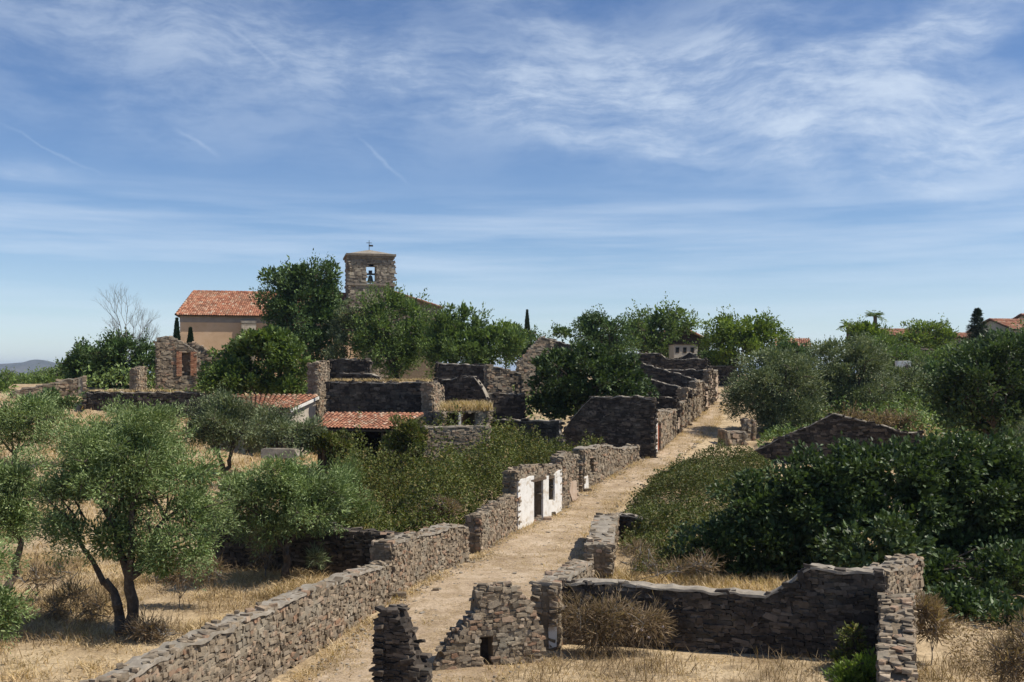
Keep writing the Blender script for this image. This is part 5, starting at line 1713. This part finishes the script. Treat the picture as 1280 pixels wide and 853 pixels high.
tree('shrub', 'small grey green weed in front of the field wall', 'bush', 394, 36.2, [(394, 698, 9, 12)], (0.16, 0.014), 700, L_olive2, trunk_r=0.01, clumps=10, clump_r=0.2, spiky=0.4)
for lb, px, Y, bl, n in (('brown dead brush in the shade left of the largest olive trunk', 95, 30.5, [(95, 752, 34, 18), (60, 762, 28, 16), (130, 758, 22, 14)], 4200),
                         ('reddish dry brush behind the right side of the largest olive', 225, 32.5, [(225, 715, 34, 16), (260, 712, 24, 14)], 3200),
                         ('low dead brush at the foot of the largest olive trunk', 182, 28.4, [(184, 788, 20, 12), (205, 792, 14, 8)], 1600),
                         ('pale dry brush in front of the slim leaning olive', 45, 33.0, [(48, 722, 26, 12), (75, 716, 20, 10)], 2000)):
    tree('dry_shrub', lb, 'bush', px, Y, bl, (0.17, 0.014), n, L_brown, 'dry brush under the olives', trunk_r=0.015, clumps=36, clump_r=0.3, depth=0.7, up=0.35, spiky=0.35, bark=M_palebark)
tree('broom_shrub', 'feathery green broom left of the bramble thicket', 'bush', 425, 43.0, [(425, 620, 34, 32), (405, 635, 28, 26), (445, 640, 28, 22), (430, 600, 22, 20)], (0.16, 0.016), 17000, L_mid, trunk_r=0.03, clumps=90, clump_r=0.4, up=0.8, spiky=0.3)


fl = lambda y: np.interp(y, SY, SXL)
fr2 = lambda y: np.interp(y, SY, SXR)
thicket('bramble_thicket', 'green bramble thicket filling the ruined plots left of the street',
        lambda y: (np.interp(y, [40, 46, 56, 66], [-7.6, -8.4, -10.2, -8.8]), fl(y) - 1.2), 40.5, 65.5, 2.8, 300, (0.15, 0.1), L_bramble, 41, 0.5)
thicket('bramble_patch', 'olive green brambles between the street and the big fig tree on the right',
        lambda y: (fr2(y) + 0.25 + 0.9 * (fbm(y * .7, 3.0, 77)) + 1.2 * sstep(46, 38, y), np.interp(y, [37, 45, 55, 68], [7.5, 11.0, 14.5, 16.5])), 37.0, 64.5, 1.35, 340, (0.135, 0.085), L_bramble2, 51, 0.4)

thicket('scrub', 'brown and green scrub on the bare ground at lower right', lambda y: (np.interp(y, [21, 30], [9.6, 12.2]), 0.56 * y), 20.5, 31, 0.8, 170, (0.10, 0.04), L_brown, 87, 0.05)
# ------------------------------------------------------------------ dry grass


def grass(name, label, pts, hgt, mat, wid=0.018, lean=0.5, per=7, spread=0.14, cat='grass'):
    """tufts of straw: each row of pts is a tuft root; blades are slim bent triangles pairs"""
    n = len(pts) * per
    root = np.repeat(pts, per, axis=0) + np.concatenate([rng.normal(0, spread, (n, 2)), np.zeros((n, 1))], 1)
    root[:, 2] = np.repeat(pts[:, 2], per)
    hh = np.repeat(np.broadcast_to(hgt, (len(pts),)), per) * rng.uniform(0.45, 1.25, n)
    a = rng.uniform(0, 2 * math.pi, n)
    ln = rng.uniform(0.1, 1.0, n) * lean
    d = np.stack([np.cos(a) * ln, np.sin(a) * ln, np.ones(n)], 1)
    side = np.stack([-np.sin(a + rng.normal(0, 1.2, n)), np.cos(a), np.zeros(n)], 1)
    w = wid * rng.uniform(0.6, 1.4, n)[:, None]
    mid = root + d * hh[:, None] * 0.5
    tip = root + d * hh[:, None] + np.stack([np.cos(a) * ln, np.sin(a) * ln, -0.25 * ln], 1) * hh[:, None] * 0.5
    V = np.stack([root - side * w * .5, root + side * w * .5, mid + side * w * .45, tip, mid - side * w * .45], 1).reshape(-1, 3)
    k = np.arange(n)[:, None] * 5
    o = mk(name, V, [k + np.array([[0, 1, 2, 4]]), k + np.array([[4, 2, 3]])], mat, kind='stuff')
    tag(o, label, cat)


def scatter(n, x0, x1, y0, y1, ok, noise=0.45, seed=61, sc=0.7):
    x = rng.uniform(x0, x1, n); y = rng.uniform(y0, y1, n)
    k = ok(x, y) & (fbm(x * sc, y * sc, seed) > noise * rng.uniform(.7, 1.2, n))
    x, y = x[k], y[k]
    return np.stack([x, y, ground(x, y) - 0.02], 1)


def in_view(x, y, m=60):
    px = CX + x / y * F
    return (px > -m) & (px < 1280 + m)


left_ok = lambda x, y: (x < fl(y) - 0.75) & in_view(x, y) & ~((y > 40) & (x > -8.2))
pts = scatter(24000, -24, -3, 15, 42, left_ok, 0.455)
grass('dry_grass', 'straw coloured dry grass under the olive trees', pts, 0.08 + 0.42 * np.clip(fbm(pts[:, 0] * .55, pts[:, 1] * .55, 66) - .3, 0, 1) * 1.4, L_straw, 0.02, 1.5, 6, 0.2)
pts = scatter(9000, -24, -3, 15, 42, left_ok, 0.58, 81, 0.45)
grass('dead_weeds', 'taller brown dead weeds among the olives', pts, 0.2 + 0.45 * fbm(pts[:, 0] * .6, pts[:, 1] * .6, 68), L_strawdark, 0.016, 1.0, 6, 0.22)
pts = scatter(12000, -42, -4, 42, 78, lambda x, y: left_ok(x, y), 0.45)
grass('dry_grass', 'dry grass on the slope below the terrace wall', pts, 0.4, L_straw, 0.04, 0.8, 4, 0.25)
right_ok = lambda x, y: (x > fr2(y) + 0.3) & in_view(x, y)
pts = scatter(9000, -0.5, 16, 17, 27.2, lambda x, y: right_ok(x, y) & (y < 28.2 - .1 * x - .6), 0.5)
grass('dry_grass', 'dry grass and litter in front of the enclosure wall', pts, 0.05 + 0.22 * fbm(pts[:, 0] * .8, pts[:, 1] * .8, 69) ** 2, L_straw, 0.018, 1.8, 6, 0.2)
pts = scatter(3500, -0.5, 16, 17, 27.2, lambda x, y: right_ok(x, y) & (y < 28.2 - .1 * x - .6), 0.55, 83, 0.6)
grass('dead_weeds', 'brown dead stalks in front of the enclosure wall', pts, 0.15 + 0.5 * fbm(pts[:, 0] * .9, pts[:, 1] * .9, 70), L_strawdark, 0.013, 1.0, 6, 0.2)
pts = scatter(4000, 1.5, 10, 28.5, 38, lambda x, y: right_ok(x, y) & (x > 2.8), 0.4)
grass('dry_grass', 'dry grass inside the enclosure', pts, 0.35, L_straw, 0.022, 0.8, 6)
pts = scatter(7000, 10, 34, 40, 80, lambda x, y: right_ok(x, y) & (x > 0.28 * y), 0.45)
grass('dry_grass', 'dry grass under the trees on the right', pts, 0.35, L_straw, 0.04, 0.8, 5, 0.25)
# verge tufts along both street edges and thin short grass on the street itself
y = rng.uniform(18, 92, 5200)
lft = rng.uniform(size=len(y)) < 0.55
x = np.where(lft, fl(y) + np.abs(rng.normal(0, 0.4, len(y))), fr2(y) - np.abs(rng.normal(0.0, 0.7, len(y))))
k = fbm(x * 1.1, y * 0.7, 93) > 0.42
x, y = x[k], y[k]
pts = np.stack([x, y, ground(x, y) + 0.02], 1)
grass('verge_grass', 'thin straw tufts along the edges of the dirt street', pts, 0.06 + 0.22 * rng.uniform(0, 1, len(pts)) ** 2, L_straw, 0.017, 1.2, 6, 0.16)
y = rng.uniform(18, 80, 5000)
x = fl(y) + (fr2(y) - fl(y)) * rng.uniform(0, 1, len(y))
k = fbm(x * 0.6, y * 0.35, 90) > 0.5
pts = np.stack([x, y, ground(x, y) + 0.04], 1)[k]
grass('street_grass', 'short trampled straw patches on the dirt street', pts, 0.05, L_straw, 0.016, 2.0, 6)


def top_grass(label, px0, px1, py, Y0, Y1, n, h):
    px = rng.uniform(px0, px1, n); Y = rng.uniform(Y0, Y1, n)
    z = H - (py - HY) / F * ((Y0 + Y1) / 2)
    pts = np.stack([(px - CX) / F * Y, Y, np.full(n, z)], 1)
    grass('wall_top_grass', label, pts, h, L_straw, 0.035, 0.7, 6, 0.12)


top_grass('dry grass growing on the low wall with two dark openings', 554, 611, 512.5, 61.5, 64.5, 420, 0.55)
for label, nodes, n in (('dry grass on the broad dark wall', cross(541, 65.9, [(415, 477), (538, 477)]), 160),
                        ('dry grass on the terrace retaining wall', [(110, 491, 76.9), (200, 490, 76.6), (250, 492, 76.4)], 160)):
    a = np.array([P(*q_) for q_ in nodes])
    u = rng.uniform(0, len(a) - 1, n)
    pts = np.stack([np.interp(u, np.arange(len(a)), a[:, i]) for i in range(3)], 1)
    grass('wall_top_grass', label, pts, 0.22, L_straw, 0.03, 0.8, 6, 0.14)

# thistles in the foreground: separate plants
for k, (px, py, Y, lb) in enumerate(((790, 783, 25.2, 'pale thistle head nearest the plastered pillar'), (802, 788, 25.0, 'second pale thistle from the pillar'), (811, 797, 24.8, 'low pale thistle right of the others'), (829, 784, 25.3, 'rightmost tall pale thistle'))):
    tip = P(px, py, Y)
    g = gz(tip[0], tip[1])
    root = thing('thistle', lb, 'thistle', (tip[0] + .1, tip[1], g), 'thistles before the enclosure wall')
    MB().tube([(tip[0] + .1, tip[1], g - .05), (tip[0] + .06, tip[1], (g + tip[2]) / 2), tip], [0.007, 0.006, 0.005], 5).build('stem', M_wood, root)
    n = 40
    V, q = leaves(np.repeat(tip[None], n, 0), unit(n) + np.array([0, 0, .6]), 0.038, 0.012)
    mk('flower_head', V, [q], M_thistle, root)

# loose gravel along the street edges and across it
specs = []
for _ in range(1500):
    yy = rng.uniform(19, 75)
    u_ = rng.uniform()
    a_, b_ = float(fl(yy)), float(fr2(yy))
    xx = a_ + (b_ - a_) * (rng.uniform() if u_ < .35 else (abs(rng.normal(0, .1)) if u_ < .75 else 1 - abs(rng.normal(0, .1))))
    k_ = rng.uniform(.025, .07) if rng.uniform() < .94 else rng.uniform(.08, .15)
    specs.append((np.array([xx, yy, gz(xx, yy) + 0.05]), (k_ * 1.3, k_, k_ * .6), (0, 0, rng.uniform(0, 6))))
Vs, Fs, n_ = [], [], 0
for p, sz, ro in specs:
    v, f = VAR[int(rng.integers(len(VAR)))]
    c_, s__ = math.cos(ro[2]), math.sin(ro[2])
    v = v * np.array(sz)
    Vs.append(np.stack([v[:, 0] * c_ - v[:, 1] * s__, v[:, 0] * s__ + v[:, 1] * c_, v[:, 2]], 1) + p)
    Fs.append(f + n_)
    n_ += len(v)
tag(mk('gravel', np.concatenate(Vs), [np.concatenate(Fs)], M_coping, kind='stuff'), 'loose stone chips scattered on the dirt street', 'gravel')

# fallen stones in the street
spots = [(706, 632, 'fallen stone at the foot of the flaking pink stub'), (690, 645, 'fallen stone at the whitewashed front'), (712, 628, 'squat fallen stone beside the pink plaster'),
         (684, 651, 'fallen stone on the white doorway step'), (480, 735, 'fallen stone at the end of the long low wall'), (500, 748, 'flat fallen stone at the foot of the taller wall'),
         (1170, 790, 'flat loose slab on the bare ground at lower right'), (545, 740, 'small loose stone lying in the lower street'), (735, 615, 'fallen stone under the window slit front')]
for px, py, lb in spots:
    Yg = 20.0
    for _ in range(60):
        d_ = H - gz((px - CX) / F * Yg, Yg)
        Yg = 0.5 * Yg + 0.5 * d_ * F / (py - HY)
    X = (px - CX) / F * Yg
    V, Fc = VAR[int(rng.integers(20))]
    s = np.array([rng.uniform(.3, .5), rng.uniform(.25, .4), rng.uniform(.12, .24)]) * (0.5 if 'small' in lb else 1)
    p = np.array([X, Yg, gz(X, Yg) + s[2] * .3 + .04])
    tag(mk('fallen_stone', V * s + p, [Fc], M_stone, origin=p), lb, 'stone', 'stones fallen from the walls')

# ------------------------------------------------------------------ haze
hm = bpy.data.materials.new('summer_haze')
hm.use_nodes = True
ht = hm.node_tree
ht.nodes.clear()
ho = ht.nodes.new('ShaderNodeOutputMaterial')
hv = N(ht, 'ShaderNodeVolumePrincipled', {'Color': (0.55, 0.72, 1.0, 1), 'Density': 0.0001, 'Anisotropy': 0.2})
ht.links.new(hv.outputs[0], ho.inputs['Volume'])
MB().box((0, 4500, 5), (22000, 22000, 160)).build('haze', hm, kind='stuff')
